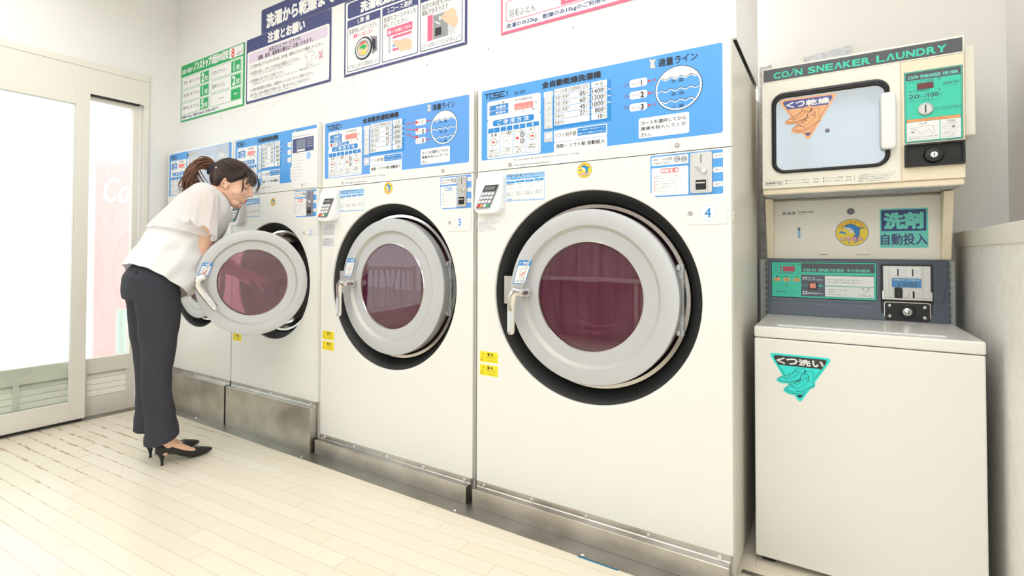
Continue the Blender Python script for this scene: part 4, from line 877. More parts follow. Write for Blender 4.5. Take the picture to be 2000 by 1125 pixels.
    for yy, k in ((0.0, 1.0), (-0.028, 0.98), (-0.036, 0.93)):
        mz = 1.266; mx = kx+kw/2; ring = []
        for x, z in outl:
            zz = mz+(z-mz)*k; depthf = 1.0 if zz < 1.27 else max(0.25, 1.0-(zz-1.27)/0.085*0.75)
            ring.append((mx+(x-mx)*k, y0+yy*depthf, zz))
        rings.append(ring)
    b.loft(rings, 'keypad_white', None, caps=True); ku = B(shift(b), 'keypad_unit', bevel=0.003)
    A = (Vector((kx+0.0145, y0-0.0372, 1.206)), Vector((kx+0.079, y0-0.0372, 1.206)), Vector((kx+0.115, y0-0.0250, 1.298)), Vector((kx+0.051, y0-0.0250, 1.298)))
    def KP(u, w, h): 
        p = A[0]*(1-u)*(1-w)+A[1]*u*(1-w)+A[2]*u*w+A[3]*(1-u)*w; return p+Vector((0, -1, -0.15))*h
    b = MB(); b.prism([KP(u, w, 0.003) for u, w in ((0, 0), (1, 0), (1, 1), (0, 1))], (0, 0.006, 0), 'keypad_grey'); B(shift(b), 'keypad', ku)
    b = MB(); b.prism([KP(u, w, 0.0045) for u, w in ((0.02, 0.74), (0.98, 0.74), (0.98, 1.0), (0.06, 1.0))], (0, 0.003, 0), 'black_plastic'); b.add([KP(u, w, 0.0048) for u, w in ((0.12, 0.78), (0.88, 0.78), (0.88, 0.94), (0.12, 0.94))], [(0, 1, 2, 3)], 'lcd'); B(shift(b), 'screen', ku)
    for r in range(4):
        for c in range(4):
            u0 = 0.07+c*0.235; w0 = 0.05+r*0.172; m = ('RD', 'orange', 'key_white', 'green')[c] if r == 0 else 'key_white'
            b = MB(); b.prism([KP(u, w, 0.0065) for u, w in ((u0, w0), (u0+0.16, w0), (u0+0.16, w0+0.115), (u0, w0+0.115))], (0, 0.004, 0), m); B(shift(b), 'key', ku)
    # stickers
    hx = v.get('hello', (1.0, 0.0)); b = MB(); g = Gfx(b, vertical(y0, x0)); g.play(HELLO, hx[0], hx[1]*1000); B(shift(b), 'instruction_sticker')
    if big:
        nsx = v.get('notice', (1.0, 0.0)); b = MB(); g = Gfx(b, vertical(y0, x0)); g.play(NOTICE, nsx[0], nsx[1]*1000, (), {'paper': v.get('npaper', 'paper')})
        B(shift(b), 'notice_sticker')
        if no == 3:
            b = MB(); g = Gfx(b, vertical(y0, x0)); g.rect(8, 1057, 94, 1101, 'lgrey', 1); g.text('お知らせ', 30, 1090, 70, 1097, 'ink2', 2)
            for k in range(2): g.text(('この機械は、両替できません', '係員まで')[k], 12, 1077-k*13, (80, 60)[k], 1084-k*13, 'ink2', 2)
            B(shift(b), 'notice_sticker')
    b = MB(); g = Gfx(b, vertical(y0, 0)); dolphin(g, (x0+(0.4664 if big else 0.391))*1000, 1327 if big else 1306, 29.5 if big else 24, 0.98); B(shift(b), 'logo_sticker')
    for k in range(2):
        wx = x0+0.016; z1 = (0.6246, 0.571)[k] if big else (0.545, 0.488)[k]
        if not big and k: continue
        b = MB(); g = Gfx(b, vertical(y0, x0)); zz = z1*1000; g.rect(16, zz-43, 102, zz, 'yellow', 1)
        g.text('警 告', 52, zz-17, 80, zz-5, 'ink', 2, 1); g.line([(28, zz-14), (36, zz-14), (32, zz-6)], 1, 'ink', 2, True); g.line([(20, zz-36), (34, zz-36), (27, zz-21)], 1.2, 'ink', 2, True)
        g.line([(40, zz-18), (98, zz-18)], 0.5, 'ink2', 2); g.text('感電のおそれあり', 50, zz-27, 92, zz-22, 'ink2', 2); g.text('カバーを開けないでください', 46, zz-38, 96, zz-33, 'ink2', 2); B(shift(b), 'warning_sticker')
    if v.get('poster'):
        b = MB(); g = Gfx(b, vertical(y0, 0)); g.rect(-1190, 1366, -976, 1673, 'paper', 9); g.text('Using the combined Washer & Dryer', -1180, 1643, -1040, 1651, 'ink2', 10)
        g.rect(-1183, 1560, -1010, 1635, 'navy', 10); g.rect(-1150, 1578, -1075, 1628, 'console_edge', 11); g.rect(-1145, 1565, -1080, 1575, 'wht', 11)
        for k in range(4): g.rect(-1065, 1620-k*13, -1018, 1629-k*13, 'console_edge', 11)
        g.disc(-1050, 1535, 18, 20, 'lblue', 10, 24)
        for k in range(9): g.text(('Open the door and put in laundry', 'Close the door firmly', 'Press a course button', 'Insert coins slowly', 'The machine starts', 'Detergent is added', 'Do not open the door', 'while it is running', 'Thank you')[k], -1180, 1548-k*17, -1180+(95, 80, 84, 76, 70, 72, 80, 74, 40)[k], 1553-k*17, 'grey', 10)
        g.text('Coin Laundry', -1100, 1383, -1050, 1389, 'ink2', 10); B(shift(b), 'paper_poster')
    if v.get('glare_film'):
        b = MB(); g = Gfx(b, vertical(y0, 0)); g.rect(-2264, 1400, -1790, 1688, 'glare_film', 12); B(shift(b), 'glare_sheet')  # whitened sheet imitating the glare over the panel's right part
    return t
V4 = dict(times=('85', '60', '45', '27'), fees=('料 金', '1400', '1200', '1000', '800', '10'), title='全自動乾燥洗濯機')
V3 = dict(times=('55', '60', '45', '27'), fees=('料 金', '1400', '1200', '1000', '500', '10'), title='全自動洗濯乾燥機', blue='blue3', solid=True, coin=(0.735, 0.258), caution='dblue', notice=(0.90, 0.005), npaper='lgrey')
VS = dict(times=('55', '60', '45', '24'), fees=('料 金', '1000', '900', '800', '400', '10'), title='全自動乾燥洗濯機', coin=(0.80, 0.019), hello=(0.78, 0.030), caution='RD', coinmetal='keypad_grey')
make_washer(4, 0.0, 0.948, 0.0, 0.096, 0.67, 0.386, 'large cream washer-dryer numbered 4, nearest the shoe washer', V4)
make_washer(3, -0.966, 0.949, 0.0, 0.096, 0.56, 0.386, 'cream washer-dryer numbered 3 with solid red arrows on its blue panel', V3)
make_washer(2, -1.744, 0.775, -0.018, 0.257, 0.56, 0.322, 'cream washer-dryer numbered 2 with its round door swung open by the woman', dict(VS, open=True, poster=True))
make_washer(1, -2.534, 0.787, -0.018, 0.257, 0.56, 0.322, 'cream washer-dryer at the far end behind the woman, beside the street door wall', dict(VS, glare_film=True))

# ------------------------------------------------------------------ sign boards screwed to the wall over the machines (front plane Y = 0.05)
def board(name, label, x0, z0, x1, z1, col, draw):
    b = MB(); b.box(x0/1000, x1/1000, 0.046, 0.05, z0/1000, z1/1000, col); g = Gfx(b, vertical(0.046)); draw(g)
    for q, w in ((x0+8, z0+8), (x1-8, z0+8), (x0+8, z1-8), (x1-8, z1-8)): g.disc(q, w, 3, 3, 'lgrey', 9, 10)
    return tag(b.build(name), label, 'sign')
def draw_green(g):
    x0, x1 = -2505, -1752
    g.rect(x0+10, 1938, x1-10, 2236, 'wht', 1); g.rect(-1913, 2246, x1-6, 2312, 'wht', 2, 6)
    g.text('8', -1888, 2250, -1856, 2306, 'red', 3, 1); g.text('kgまで', -1826, 2250, -1766, 2276, 'ink', 3)
    g.text('洗濯から乾燥まで', -2490, 2256, -2342, 2288, 'wht', 2, 1); g.text('ノンストップ1回分の目安', -2338, 2254, -1922, 2312, 'wht', 2, 2)
    rows = (('毛布(一重シングル)', '2', '枚'), ('毛布(ダブル)', '1', '枚'), ('敷布(ダブル)', '5', '枚')); rows2 = (('タオルケット', '1', '枚'), ('夏掛けふとん', '2', '枚'), ('—', '—', ''))
    for k in range(3):
        z1 = 2229-k*88; z0 = z1-80
        for (xa, xb, (t, n, u)) in ((-2484, -2140, rows[k]), (-2120, -1776, rows2[k])):
            g.rect(xa, z0, xb, z1, 'green', 2, 8); g.rect(xa+2.5, z0+2.5, xb-2.5, z1-2.5, 'wht', 3, 7); g.rect(xb-112, z0+4, xb-8, z1-6, 'green', 4)
            g.text(t, xa+14, z0+28, xa+14+(208 if len(t) > 6 else 150 if len(t) > 2 else 60), z0+56, 'ink', 4, 0) if t != '—' else g.rect(xa+90, z0+40, xa+150, z0+43, 'ink2', 4)
            if n == '—': g.rect(xb-80, z0+38, xb-40, z0+45, 'wht', 5)
            else: g.text(n, xb-98, z0+11, xb-64, z1-13, 'wht', 5, 2); g.text(u, xb-58, z0+11, xb-16, z0+46, 'wht', 5, 1)
    g.text('洗濯のみ12kg、乾燥のみ8kgのご利用も可能です。', -2488, 1943, -2020, 1966, 'navy', 3, 1)
board('wall_sign', 'green bordered laundry capacity sign, leftmost on the wall above the machines', -2505, 1928, -1750, 2318, 'green', draw_green)
def draw_notice(g):
    g.rect(-1716, 1942, -972, 2242, 'wht', 1, 14); g.rect(-1700, 2172, -988, 2232, 'lavender', 2, 14)
    g.text('注意とお願い', -1514, 2257, -1174, 2318, 'wht', 2, 2)
    g.text('当店はセルフサービスです。', -1500, 2203, -1205, 2229, 'ink', 3, 1); g.text('盗難、紛失、破損等の責任は一切負いかねます。', -1606, 2175, -1106, 2202, 'ink', 3, 1)
    L = (('○ご使用の前にドラムの中に忘れ物、汚れ物、異物などがないか確認してください。', -1682, 2136, -1020, 2157), ('○洗濯する前に、ポケットの中を必ず確認してください。', -1682, 2096, -1216, 2118), ('※カーテンのフックなどは取り外して洗濯してください。', -1655, 2082, -1280, 2095), ('○洗濯物の入れすぎにご注意ください。', -1682, 2049, -1356, 2070),
         ('※洗濯物を入れすぎますと洗濯・乾燥の仕上がりが悪くなったり、機械の故障につながります。', -1655, 2032, -1040, 2045), ('○小物や薄手素材の衣類は、洗濯用ネットに入れてからご利用ください。', -1682, 1994, -1102, 2014), ('○終了後、次のお客様がご利用のため、取り出されることがあります。', -1682, 1965, -1128, 1985), ('※お預りの際は、忘れ物のないようお早めにお願いいたします。', -1655, 1950, -1230, 1962))
    for t, a, b_, c, d in L: g.text(t, a, b_, c, d, 'ink2' if t[0] == '○' else 'grey', 3)
    sh = [(-1170, 2110), (-1150, 2128), (-1130, 2120), (-1115, 2128), (-1095, 2112), (-1102, 2096), (-1112, 2100), (-1112, 2050), (-1128, 2050), (-1132, 2084), (-1138, 2050), (-1154, 2050), (-1152, 2100), (-1162, 2096)]
    g.line(sh, 2.5, 'grey', 3, True); g.line([(-1090, 2082), (-1072, 2082)], 4, 'pink', 3); g.line([(-1058, 2112), (-1022, 2066)], 4, 'pink', 4); g.line([(-1058, 2066), (-1022, 2112)], 4, 'pink', 4); g.ring(-1040, 2090, 14, 3, 'grey', 3, 20); g.line([(-1052, 2060), (-1040, 2076), (-1024, 2060)], 2.5, 'grey', 3)
board('wall_sign', 'navy framed notice board with lavender band, between the green sign and the picture board', -1726, 1931, -963, 2321, 'navy', draw_notice)
board('wall_sign', 'long navy banner with big white lettering above the notice board', -1577, 2326, -20, 2469, 'navy', lambda g: g.text('洗濯から乾燥まで', -1528, 2347, -930, 2430, 'wht', 2, 2))
def draw_steps(g):
    g.rect(-847, 1941, -99, 2312, 'wht', 1, 8); g.rect(-834, 2226, -112, 2306, 'navy', 2, 14); g.text('洗濯乾燥機のご利用方法', -742, 2236, -160, 2290, 'wht', 3, 2)
    cols = ((-835, -602, '1.準 備', ('洗濯物を入れてください',), 'ドアをしっかりと閉めましょう'), (-590, -362, '2.コース選択', ('希望のコースボタンを', '押してください'), ''), (-350, -111, '3.コイン投入', ('指定の料金を入れると', '運転が始まります'), 'コインはゆっくりと入れましょう'))
    for x0, x1, t, ls, foot in cols:
        g.rect(x0, 1950, x1, 2218, 'navy', 2, 8); g.rect(x0+4, 1954, x1-4, 2178, 'wht', 3, 6); g.text(t, x0+35, 2184, x1-35, 2212, 'wht', 4, 1, keep=1)
        for k, l in enumerate(ls): g.text(l, x0+10, 2142-k*29, x0+10+(205 if k == 0 else 150), 2168-k*29, 'ink', 4)
        if foot: g.text(foot, x0+8, 1961, x1-10, 1983, 'ink', 4)
    g.text('標準コースはここまで', -790, 2116, -655, 2136, 'magenta', 4, 1)
    # picture 1: open porthole with laundry
    cx, cz = -716, 2050; g.disc(cx, cz, 62, 58, 'ink', 4, 40); g.disc(cx-4, cz+2, 52, 50, 'lgrey', 5, 40); g.disc(cx-4, cz+2, 42, 40, 'grey', 6, 40); g.disc(cx-4, cz-2, 36, 32, 'skin_print', 7, 30)
    g.poly([(cx-34, cz+6), (cx-10, cz+22), (cx+24, cz+12), (cx+10, cz-6)], 'green', 8); g.poly([(cx-20, cz-20), (cx+6, cz-10), (cx+24, cz-22), (cx, cz-33)], 'logo_yellow', 8); g.poly([(cx-30, cz+20), (cx+20, cz+28), (cx+8, cz+34), (cx-18, cz+33)], 'RD', 8)
    g.poly([(cx+44, cz+54), (cx+92, cz+40), (cx+96, cz-30), (cx+56, cz-44), (cx+70, cz)], 'keypad_grey', 5); g.poly([(cx+58, cz+36), (cx+82, cz+28), (cx+84, cz-20), (cx+64, cz-26)], 'ink', 6)
    # picture 2: finger on the course buttons
    g.rect(-556, 1976, -396, 2108, 'wht', 4); g.rect(-556, 2070, -396, 2108, 'pink', 5); g.text('コースを選択してください', -528, 2080, -402, 2096, 'wht', 6, 1); g.disc(-540, 2088, 9, 9, 'wht', 6, 16)
    for k in range(4): g.rect(-520, 2052-k*20, -400, 2064-k*20, ('pink', 'lavender', 'blue', 'pink')[k], 5, 4); g.disc(-540, 2058-k*20, 8, 7, 'lgrey', 5, 14); g.ring(-540, 2058-k*20, 8, 1.5, 'navy', 6, 14)
    g.poly([(-520, 2038), (-500, 2044), (-470, 2034), (-440, 2036), (-400, 2022), (-398, 1978), (-470, 1980), (-492, 2008), (-514, 2024)], 'skin_print', 7); g.line([(-470, 2034), (-440, 2010), (-420, 2006)], 2, 'orange_st', 8)
    # picture 3: hand with a coin
    g.rect(-306, 1990, -150, 2108, 'lgrey', 4); g.rect(-306, 1990, -276, 2108, 'pink', 5); g.rect(-272, 1992, -190, 2100, 'grey', 5); g.rect(-262, 2004, -226, 2040, 'ink', 6); g.line([(-262, 2072), (-232, 2052)], 6, 'wht', 6)
    g.poly([(-230, 2082), (-208, 2098), (-190, 2106), (-168, 2110), (-146, 2090), (-132, 2040), (-146, 2016), (-176, 2032), (-200, 2052), (-214, 2064)], 'skin_print', 7); g.line([(-224, 2084), (-196, 2076), (-184, 2060)], 2, 'orange_st', 8); g.line([(-208, 2066), (-186, 2062)], 2, 'orange_st', 8); g.disc(-234, 2080, 5, 11, 'wht', 8, 14)
board('wall_sign', 'navy framed board with three numbered picture panels above machines 3 and 2', -858, 1931, -89, 2321, 'navy', draw_steps)
def draw_pink(g):
    g.rect(92, 1938, 834, 2236, 'wht', 1); g.text('洗濯から乾燥までノンストップ1回分の目安', 110, 2254, 660, 2310, 'wht', 2, 1)
    for k in range(3):
        z1 = 2226-k*94+24; z0 = z1-88
        for xa, xb in ((108, 464), (478, 834)):
            g.rect(xa, z0, xb, z1, 'pink', 2, 10); g.rect(xa+3, z0+3, xb-3, z1-3, 'wht', 3, 9); g.rect(xb-112, z0+6, xb-8, z1-8, 'pink', 4)
            g.text('1枚', xb-92, z0+14, xb-28, z1-18, 'wht', 5, 1)
    g.text('羽毛ふとん', 122, 1990, 244, 2019, 'ink', 4, 0); g.text('洗濯のみ22kg、乾燥のみ15kgのご利用も可能です。', 109, 1944, 640, 1966, 'navy2', 3, 1)
board('wall_sign', 'pink bordered sign above machine 4, cut off by the top of the picture', 84, 1928, 843, 2318, 'pink', draw_pink)

# ------------------------------------------------------------------ shoe washer, detergent dispenser, shoe dryer, rack
def italic_word(g, s, x0, z0, x1, z1, m, lay):      # wordmark with a slanted dotted i and crossbar-less A
    n = len(s); adv = []; 
    for ch in s: adv.append(0.55 if ch == ' ' else 0.62 if ch == 'i' else 1.0)
    tot = sum(adv); x = x0
    for ch, a in zip(s, adv):
        w = (x1-x0)*a/tot; h = z1-z0; q = w*0.12; st = h*0.24
        if ch == 'i':
            g.poly([(x-w*.25, z0), (x-w*.25+st*.9, z0), (x+w-q, z0+h*0.78), (x+w-q-st*.9, z0+h*0.78)], m, lay); g.disc(x+w*0.72, z0+h*1.08, h*0.15, h*0.15, m, lay, 14)
        elif ch == 'Λ':
            g.poly([(x, z0), (x+st, z0), (x+w*0.46, z0+h*0.72), (x+w-q-st, z0), (x+w-q, z0), (x+w*0.5+st*.55, z0+h), (x+w*0.5-st*.75, z0+h)], m, lay)
        elif ch != ' ': g.text(ch, x, z0, x+w-q, z0+h, m, lay, 2)
        x += w
def sneaker_pair(g, cx, cz, k, line, fill, lay):
    T = lambda pts: [(cx+(x-1113)*k, cz+(z-610)*k) for x, z in pts]
    s2 = T([(1075.9, 585.3), (1078.7, 579.1), (1088.6, 573.9), (1104.1, 572.2), (1119.5, 577.0), (1132.0, 587.1), (1143.0, 595.3), (1152.6, 602.4), (1153.3, 608.2), (1150.7, 619.2), (1152.8, 627.6), (1152.2, 647.0), (1146.1, 649.4), (1132.4, 646.0), (1128.2, 640.6), (1119.9, 632.9), (1118.4, 619.5), (1101.5, 605.6), (1084.5, 594.9)])
    s1 = T([(1056.0, 614.2), (1058.8, 607.9), (1073.2, 604.9), (1090.3, 607.3), (1107.2, 613.0), (1117.0, 622.6), (1119.9, 632.9), (1128.2, 642.2), (1129.7, 652.2), (1124.2, 655.6), (1110.3, 653.8), (1101.8, 648.6), (1100.3, 640.2), (1081.9, 629.4), (1067.6, 624.1)])
    for s in (s1, s2):
        mx = sum(p[0] for p in s)/len(s); mz = sum(p[1] for p in s)/len(s)
        g.poly([(mx+(x-mx)*1.13, mz+(z-mz)*1.17) for x, z in s], fill, lay)
    for j, s in enumerate((s1, s2)):
        g.poly(s, fill, lay+1+2*j); g.line(s, 0.9*k, line, lay+2+2*j, True)
    L = lay+5
    for c in ([(1080.2, 589.3), (1093.0, 594.5), (1107.0, 588.3), (1111.9, 580.8)], [(1057.4, 616.1), (1064.7, 622.1), (1074.7, 620.1), (1078.9, 611.5)], [(1077.3, 583.9), (1095.7, 576.7), (1116.7, 581.5), (1132.0, 592.0), (1152.6, 604.8)], [(1057, 611), (1073, 607.5), (1092, 611), (1108, 616)], [(1104, 587), (1120, 596), (1132, 607), (1139, 620), (1141, 632)], [(1076, 616), (1092, 621), (1104, 629), (1112, 639)]): g.line(T(c), 0.8*k, line, L)
    for a in range(5):
        x, z = 1092+a*8.2, 597+a*8; g.line(T([(x, z), (x+9, z-5.5)]), 1.1*k, line, L); g.line(T([(x+9, z-5.5), (x+8, z+3)]), 0.6*k, line, L)
        x, z = 1074+a*6.6, 624+a*5.2; g.line(T([(x, z), (x+8, z-4.5)]), 1.0*k, line, L)
    for c in ([(1128, 634), (1136, 640), (1142, 634), (1134, 622)], [(1131, 637), (1128, 644), (1122, 640)], [(1138, 634), (1141, 622), (1143, 612)], [(1103, 649), (1110, 645), (1118, 643), (1122, 634)], [(1112, 646), (1114, 636)]): g.line(T(c), 0.8*k, line, L)
def triangle_badge(g, pts, lay, edge, dark, fill, text, txtcol):
    (xa, za), (xb, zb_), (xc, zc) = pts; mx, mz = (xa+xb+xc)/3, (za+zb_+zc)/3
    def rt(k, r):
        P = [(mx+(x-mx)*k, mz+(z-mz)*k) for x, z in pts]; out = []
        for i in range(3):
            p, a, c = Vector(P[i]), Vector(P[i-1]), Vector(P[(i+1) % 3]); d1 = (a-p).normalized()*r; d2 = (c-p).normalized()*r
            for t in range(6):
                t /= 5; q = p+d1*(1-t)**2+d2*t**2; out.append((q.x, q.y))
        return out
    g.poly(rt(1.10, 16), edge, lay); g.poly(rt(0.97, 14), dark, lay+1)
    H = za-zc
    def at(f): return [(xa+(xc-xa)*f, za-H*f), (xb+(xc-xb)*f, zb_+(zc-zb_)*f)]
    l0, r0 = at(0.23); l1, r1 = at(0.86)
    k = 3.2; g.poly([(l0[0]+k, l0[1]), (r0[0]-k, r0[1]), (r1[0]-k, r1[1]), (l1[0]+k, l1[1])], fill, lay+2)
    ch = list(text); 
    if len(ch) == 4 and ch[2] == '乾': boxes = ((0.04, 0.22), (0.25, 0.45), (0.47, 0.71), (0.73, 0.97))
    else: boxes = ((0.03, 0.21), (0.23, 0.46), (0.48, 0.72), (0.75, 0.97))
    w = (xb-xa)*0.86; x0 = xa+(xb-xa)*0.07
    for c, (a, b_) in zip(ch, boxes): g.text(c, x0+a*w, za-H*0.195, x0+b_*w, za-H*0.055, txtcol, lay+3, 2)
def add_plate(b, y, pts, th, m): b.prism([(x/1000, y-th, z/1000) for x, z in pts], (0, th, 0), m)

# dryer hung over the dispenser
t = thing('shoe_dryer', 'cream coin shoe dryer with grey header strip, above the detergent dispenser', 'shoe dryer', (1.27, 0.62, 1.25))
def DB(mb, name, par=t, **k):
    mb.v = [(x-1.27, y-0.62, z-1.25) for x, y, z in mb.v]; return mb.build(name, par, **k)
b = MB(); b.box(0.9865, 1.5525, 0.474, 0.775, 1.2705, 1.7305, 'beige'); b.box(0.9885, 1.5505, 0.476, 0.77, 1.2500, 1.2705, 'beige'); DB(b, 'cabinet', bevel=0.004)
b = MB(); b.box(0.995, 1.545, 0.480, 0.765, 1.2485, 1.2500, 'galvanised')
for q, w in ((1.30, 0.52), (1.31, 0.53), (1.29, 0.545), (1.45, 0.54), (1.20, 0.55)): b.lathe([(0, -0.002), (0.004, -0.001), (0.005, 0)], 'chrome', Matrix.Translation((q, w, 1.2485)) @ Matrix.Rotation(PI/2, 4, 'X'), n=8)
DB(b, 'base_plate')
b = MB(); b.box(0.9895, 1.5520, 0.470, 0.476, 1.673, 1.729, 'beige_light'); g = Gfx(b, vertical(0.470)); g.rect(993, 1677, 1549, 1723, 'grey2', 1); italic_word(g, 'COiN SNEΛKER LΛUNDRY', 1026, 1685, 1514, 1708, 'teal', 2); DB(b, 'header_strip')
b = MB(); b.box(0.9885, 1.3930, 0.4695, 0.476, 1.2720, 1.672, 'beige_light'); b.box(0.9885, 1.3930, 0.469, 0.4697, 1.3095, 1.3105, 'beige')
g = Gfx(b, vertical(0.4695)); g.rect(997, 1284, 1052, 1299, 'ink2', 1, 2); g.rect(998, 1285, 1051, 1298, 'beige_light', 2, 2); g.text('乾燥時間の目安', 1000, 1288, 1049, 1295, 'ink', 3, 1)
for k, (a, c) in enumerate((('ジョギングシューズ(化セン)', '約20分'), ('バスケットシューズ(木綿)', '約40分'))):
    g.rect(1062, 1296-k*11, 1066, 1300-k*11, 'ink', 1); g.text(a, 1068, 1294.5-k*11, 1135, 1301-k*11, 'ink2', 1); g.text(c, 1148, 1294.5-k*11, 1165, 1301-k*11, 'ink2', 1)
for k, (a, c) in enumerate((('テニスシューズ(木綿)', '約40分'), ('子供シューズ(化セン)', '約15分'))):
    g.rect(1177, 1296-k*11, 1181, 1300-k*11, 'ink', 1); g.text(a, 1183, 1294.5-k*11, 1236, 1301-k*11, 'ink2', 1); g.text(c, 1244, 1294.5-k*11, 1260, 1301-k*11, 'ink2', 1)
g.rect(1267.5, 1283, 1268.3, 1303, 'ink2', 1)
for k, a in enumerate(('・この表は室温20℃で、スニーカーウォッシャーの', '脱水後のものを乾燥したときの目安です。', '重量や材質により時間は異なります。', '※運転中、ドアは開けないでください。')): g.text(a, 1276 if k % 3 == 0 else 1280, 1298.5-k*7, (1378, 1372, 1365, 1360)[k], 1303-k*7, 'ink2', 1)
dd = DB(b, 'door', bevel=0.0015)
b = MB(); o1, o2 = rrect(1.0185, 1.3250, 1.3665, 1.6280, 0.042, 8), rrect(1.0335, 1.3370, 1.3525, 1.6060, 0.030, 8)
def rr_at(k): return [(a[0]+(c[0]-a[0])*k, a[1]+(c[1]-a[1])*k) for a, c in zip(o1, o2)]
b.loft([[(x, y, z) for x, z in rr_at(k)] for k, y in ((0, 0.4695), (0.05, 0.464), (0.45, 0.461), (0.55, 0.464), (0.75, 0.464), (0.85, 0.4672), (1, 0.4690))], 'black_plastic', caps=False); DB(b, 'window_gasket', dd, smooth=True)
mat('dryer_glass', rgb(186, 194, 204), 0.12, 0.35)
b = MB(); i2 = rrect(1.0345, 1.3380, 1.3515, 1.6050, 0.029, 8); add_plate(b, 0.4715, [(x*1000, z*1000) for x, z in i2], 0.003, 'dryer_glass'); b.lathe([(0, -0.007), (0.004, -0.0065), (0.006, -0.002), (0.0075, -0.002), (0.0075, 0)], 'keypad_grey', Matrix.Translation((1.1915, 0.4685, 1.469)), n=18); DB(b, 'window_glass', dd)
b = MB(); g = Gfx(b, vertical(0.4684)); triangle_badge(g, ((1049, 1596), (1214.5, 1596), (1133, 1447)), 1, 'orange_st', 'purple', 'orange_st', 'くつ乾燥', 'wht'); sneaker_pair(g, 1126, 1514, 1.05, 'charcoal', 'orange_st', 5); DB(b, 'window_sticker', dd)
b = MB(); b.prism([(x, 0.440, z) for x, z in rrect(1.3395, 1.380, 1.3805, 1.5715, 0.012, 5)], (0, 0.03, 0), 'wht'); DB(b, 'door_handle', dd, bevel=0.006, seg=3)
b = MB(); b.box(1.3965, 1.5520, 0.4705, 0.476, 1.2720, 1.672, 'beige'); DB(b, 'side_panel', bevel=0.001)
b = MB(); g = Gfx(b, vertical(0.4705)); g.rect(1404, 1396.5, 1548.5, 1635, 'console', 1, 3); g.rect(1405.5, 1398, 1547, 1633.5, 'teal', 2, 3); g.rect(1408, 1400.5, 1544.5, 1631, 'console', 3, 2); g.rect(1409, 1401.5, 1543.5, 1630, 'teal', 4, 2)
g.rect(1409, 1605, 1543.5, 1630, 'grey2', 5); italic_word(g, 'COiN SNEΛKER DRYER', 1414, 1610, 1539, 1620, 'teal2', 6)
g.text('ただいまの金額', 1415.5, 1594.5, 1478, 1603, 'console', 5); g.text('円', 1488, 1594, 1496.5, 1603, 'console', 5); g.text('SANYO', 1500.5, 1578, 1539, 1587, 'console', 5, 1, 0.2); g.text('SNC-D300', 1506, 1572, 1533, 1575, 'console', 5)
g.text('残り時間(約)', 1415.5, 1562.5, 1469, 1571.5, 'console', 5); g.text('分', 1488.8, 1560.5, 1496, 1569.5, 'console', 5); g.text('20', 1415, 1543, 1443, 1557.5, 'console', 5, 1); g.text('分', 1445, 1544, 1454, 1551, 'console', 5); g.text('/', 1455, 1541, 1463, 1558, 'console', 5); g.text('100', 1464, 1543, 1489, 1557.5, 'console', 5, 1); g.text('円', 1490, 1544, 1498, 1552, 'console', 5)
g.text('運転中に追加された場合も時間を加算いたします。', 1415, 1533.5, 1498, 1537, 'console', 5)
g.rect(1481, 1496.5, 1542, 1507, 'console', 5); g.rect(1481.6, 1497.1, 1541.4, 1506.4, 'teal', 6); g.text('投入口(100円硬貨)', 1484, 1498.6, 1539, 1505, 'console', 7)
g.rect(1408.5, 1465.5, 1543, 1475.5, 'console', 5, 3); g.rect(1409.2, 1466.2, 1542.3, 1474.8, 'orange', 6, 3); g.text('スニーカーのセットの仕方', 1442, 1467.8, 1506, 1473, 'console', 7)
g.rect(1409, 1402.5, 1491.5, 1465, 'wht', 5); g.rect(1494, 1402.5, 1542.5, 1465, 'wht', 5); g.text('大人用', 1441, 1454.5, 1460, 1462, 'ink2', 6); g.text('子供用', 1509, 1454.5, 1528, 1462, 'ink2', 6)
g.line([(1418, 1446), (1440, 1446), (1450, 1450), (1476, 1449), (1480, 1425)], .8, 'grey', 6); g.line([(1418, 1440), (1434, 1440), (1442, 1424), (1466, 1437), (1476, 1420)], .8, 'grey', 6); g.poly([(1420, 1432), (1424, 1435), (1424, 1433.2), (1430, 1433.2), (1430, 1430.8), (1424, 1430.8), (1424, 1429)], 'ink', 6)
g.line([(1500, 1438), (1506, 1443), (1530, 1443), (1537, 1440), (1537, 1434), (1525, 1429), (1506, 1432), (1500, 1438)], .8, 'grey', 6); g.rect(1521, 1435, 1529, 1442, 'grey', 6)
for k, a in enumerate(('・スニーカーをハンガーに差し込み', '奥まで入れてください。')): g.text(a, 1412+k*3, 1413-k*6, 1487-k*22, 1417-k*6, 'ink2', 6)
for k, a in enumerate(('ヒールの左右を外し', '・1個のハンガーに', '片方ずつ入れて', 'ください。')): g.text(a, 1499, (1449, 1420, 1413, 1406)[k], 1538-(k > 1)*8, (1452.5, 1424, 1417, 1410)[k], 'ink2', 6)
cl = DB(b, 'control_label')
b = MB(); b.box(1.4372, 1.4778, 0.4675, 0.4695, 1.5725, 1.5922, 'maroon'); DB(b, 'price_display', cl)
b = MB(); Mq = Matrix.Translation((1.4577, 0.4693, 1.5047)); b.lathe([(0, -0.004), (0.0155, -0.004), (0.017, -0.0055), (0.019, -0.005), (0.0203, -0.002), (0.0203, 0)], 'plate_metal', Mq, n=32); b.box(1.4562, 1.4590, 0.4645, 0.466, 1.492, 1.518, 'dark'); DB(b, 'coin_insert', cl, smooth=True)
b = MB(); q1, q2 = rrect(1.4025, 1.3155, 1.5510, 1.3915, 0.003, 3), rrect(1.4085, 1.3215, 1.5450, 1.3855, 0.002, 3)
b.loft([[(x, y, z) for x, z in q] for q, y in ((q1, 0.476), (q1, 0.458), (q2, 0.458), (q2, 0.470))], 'rubber_black', caps=True)
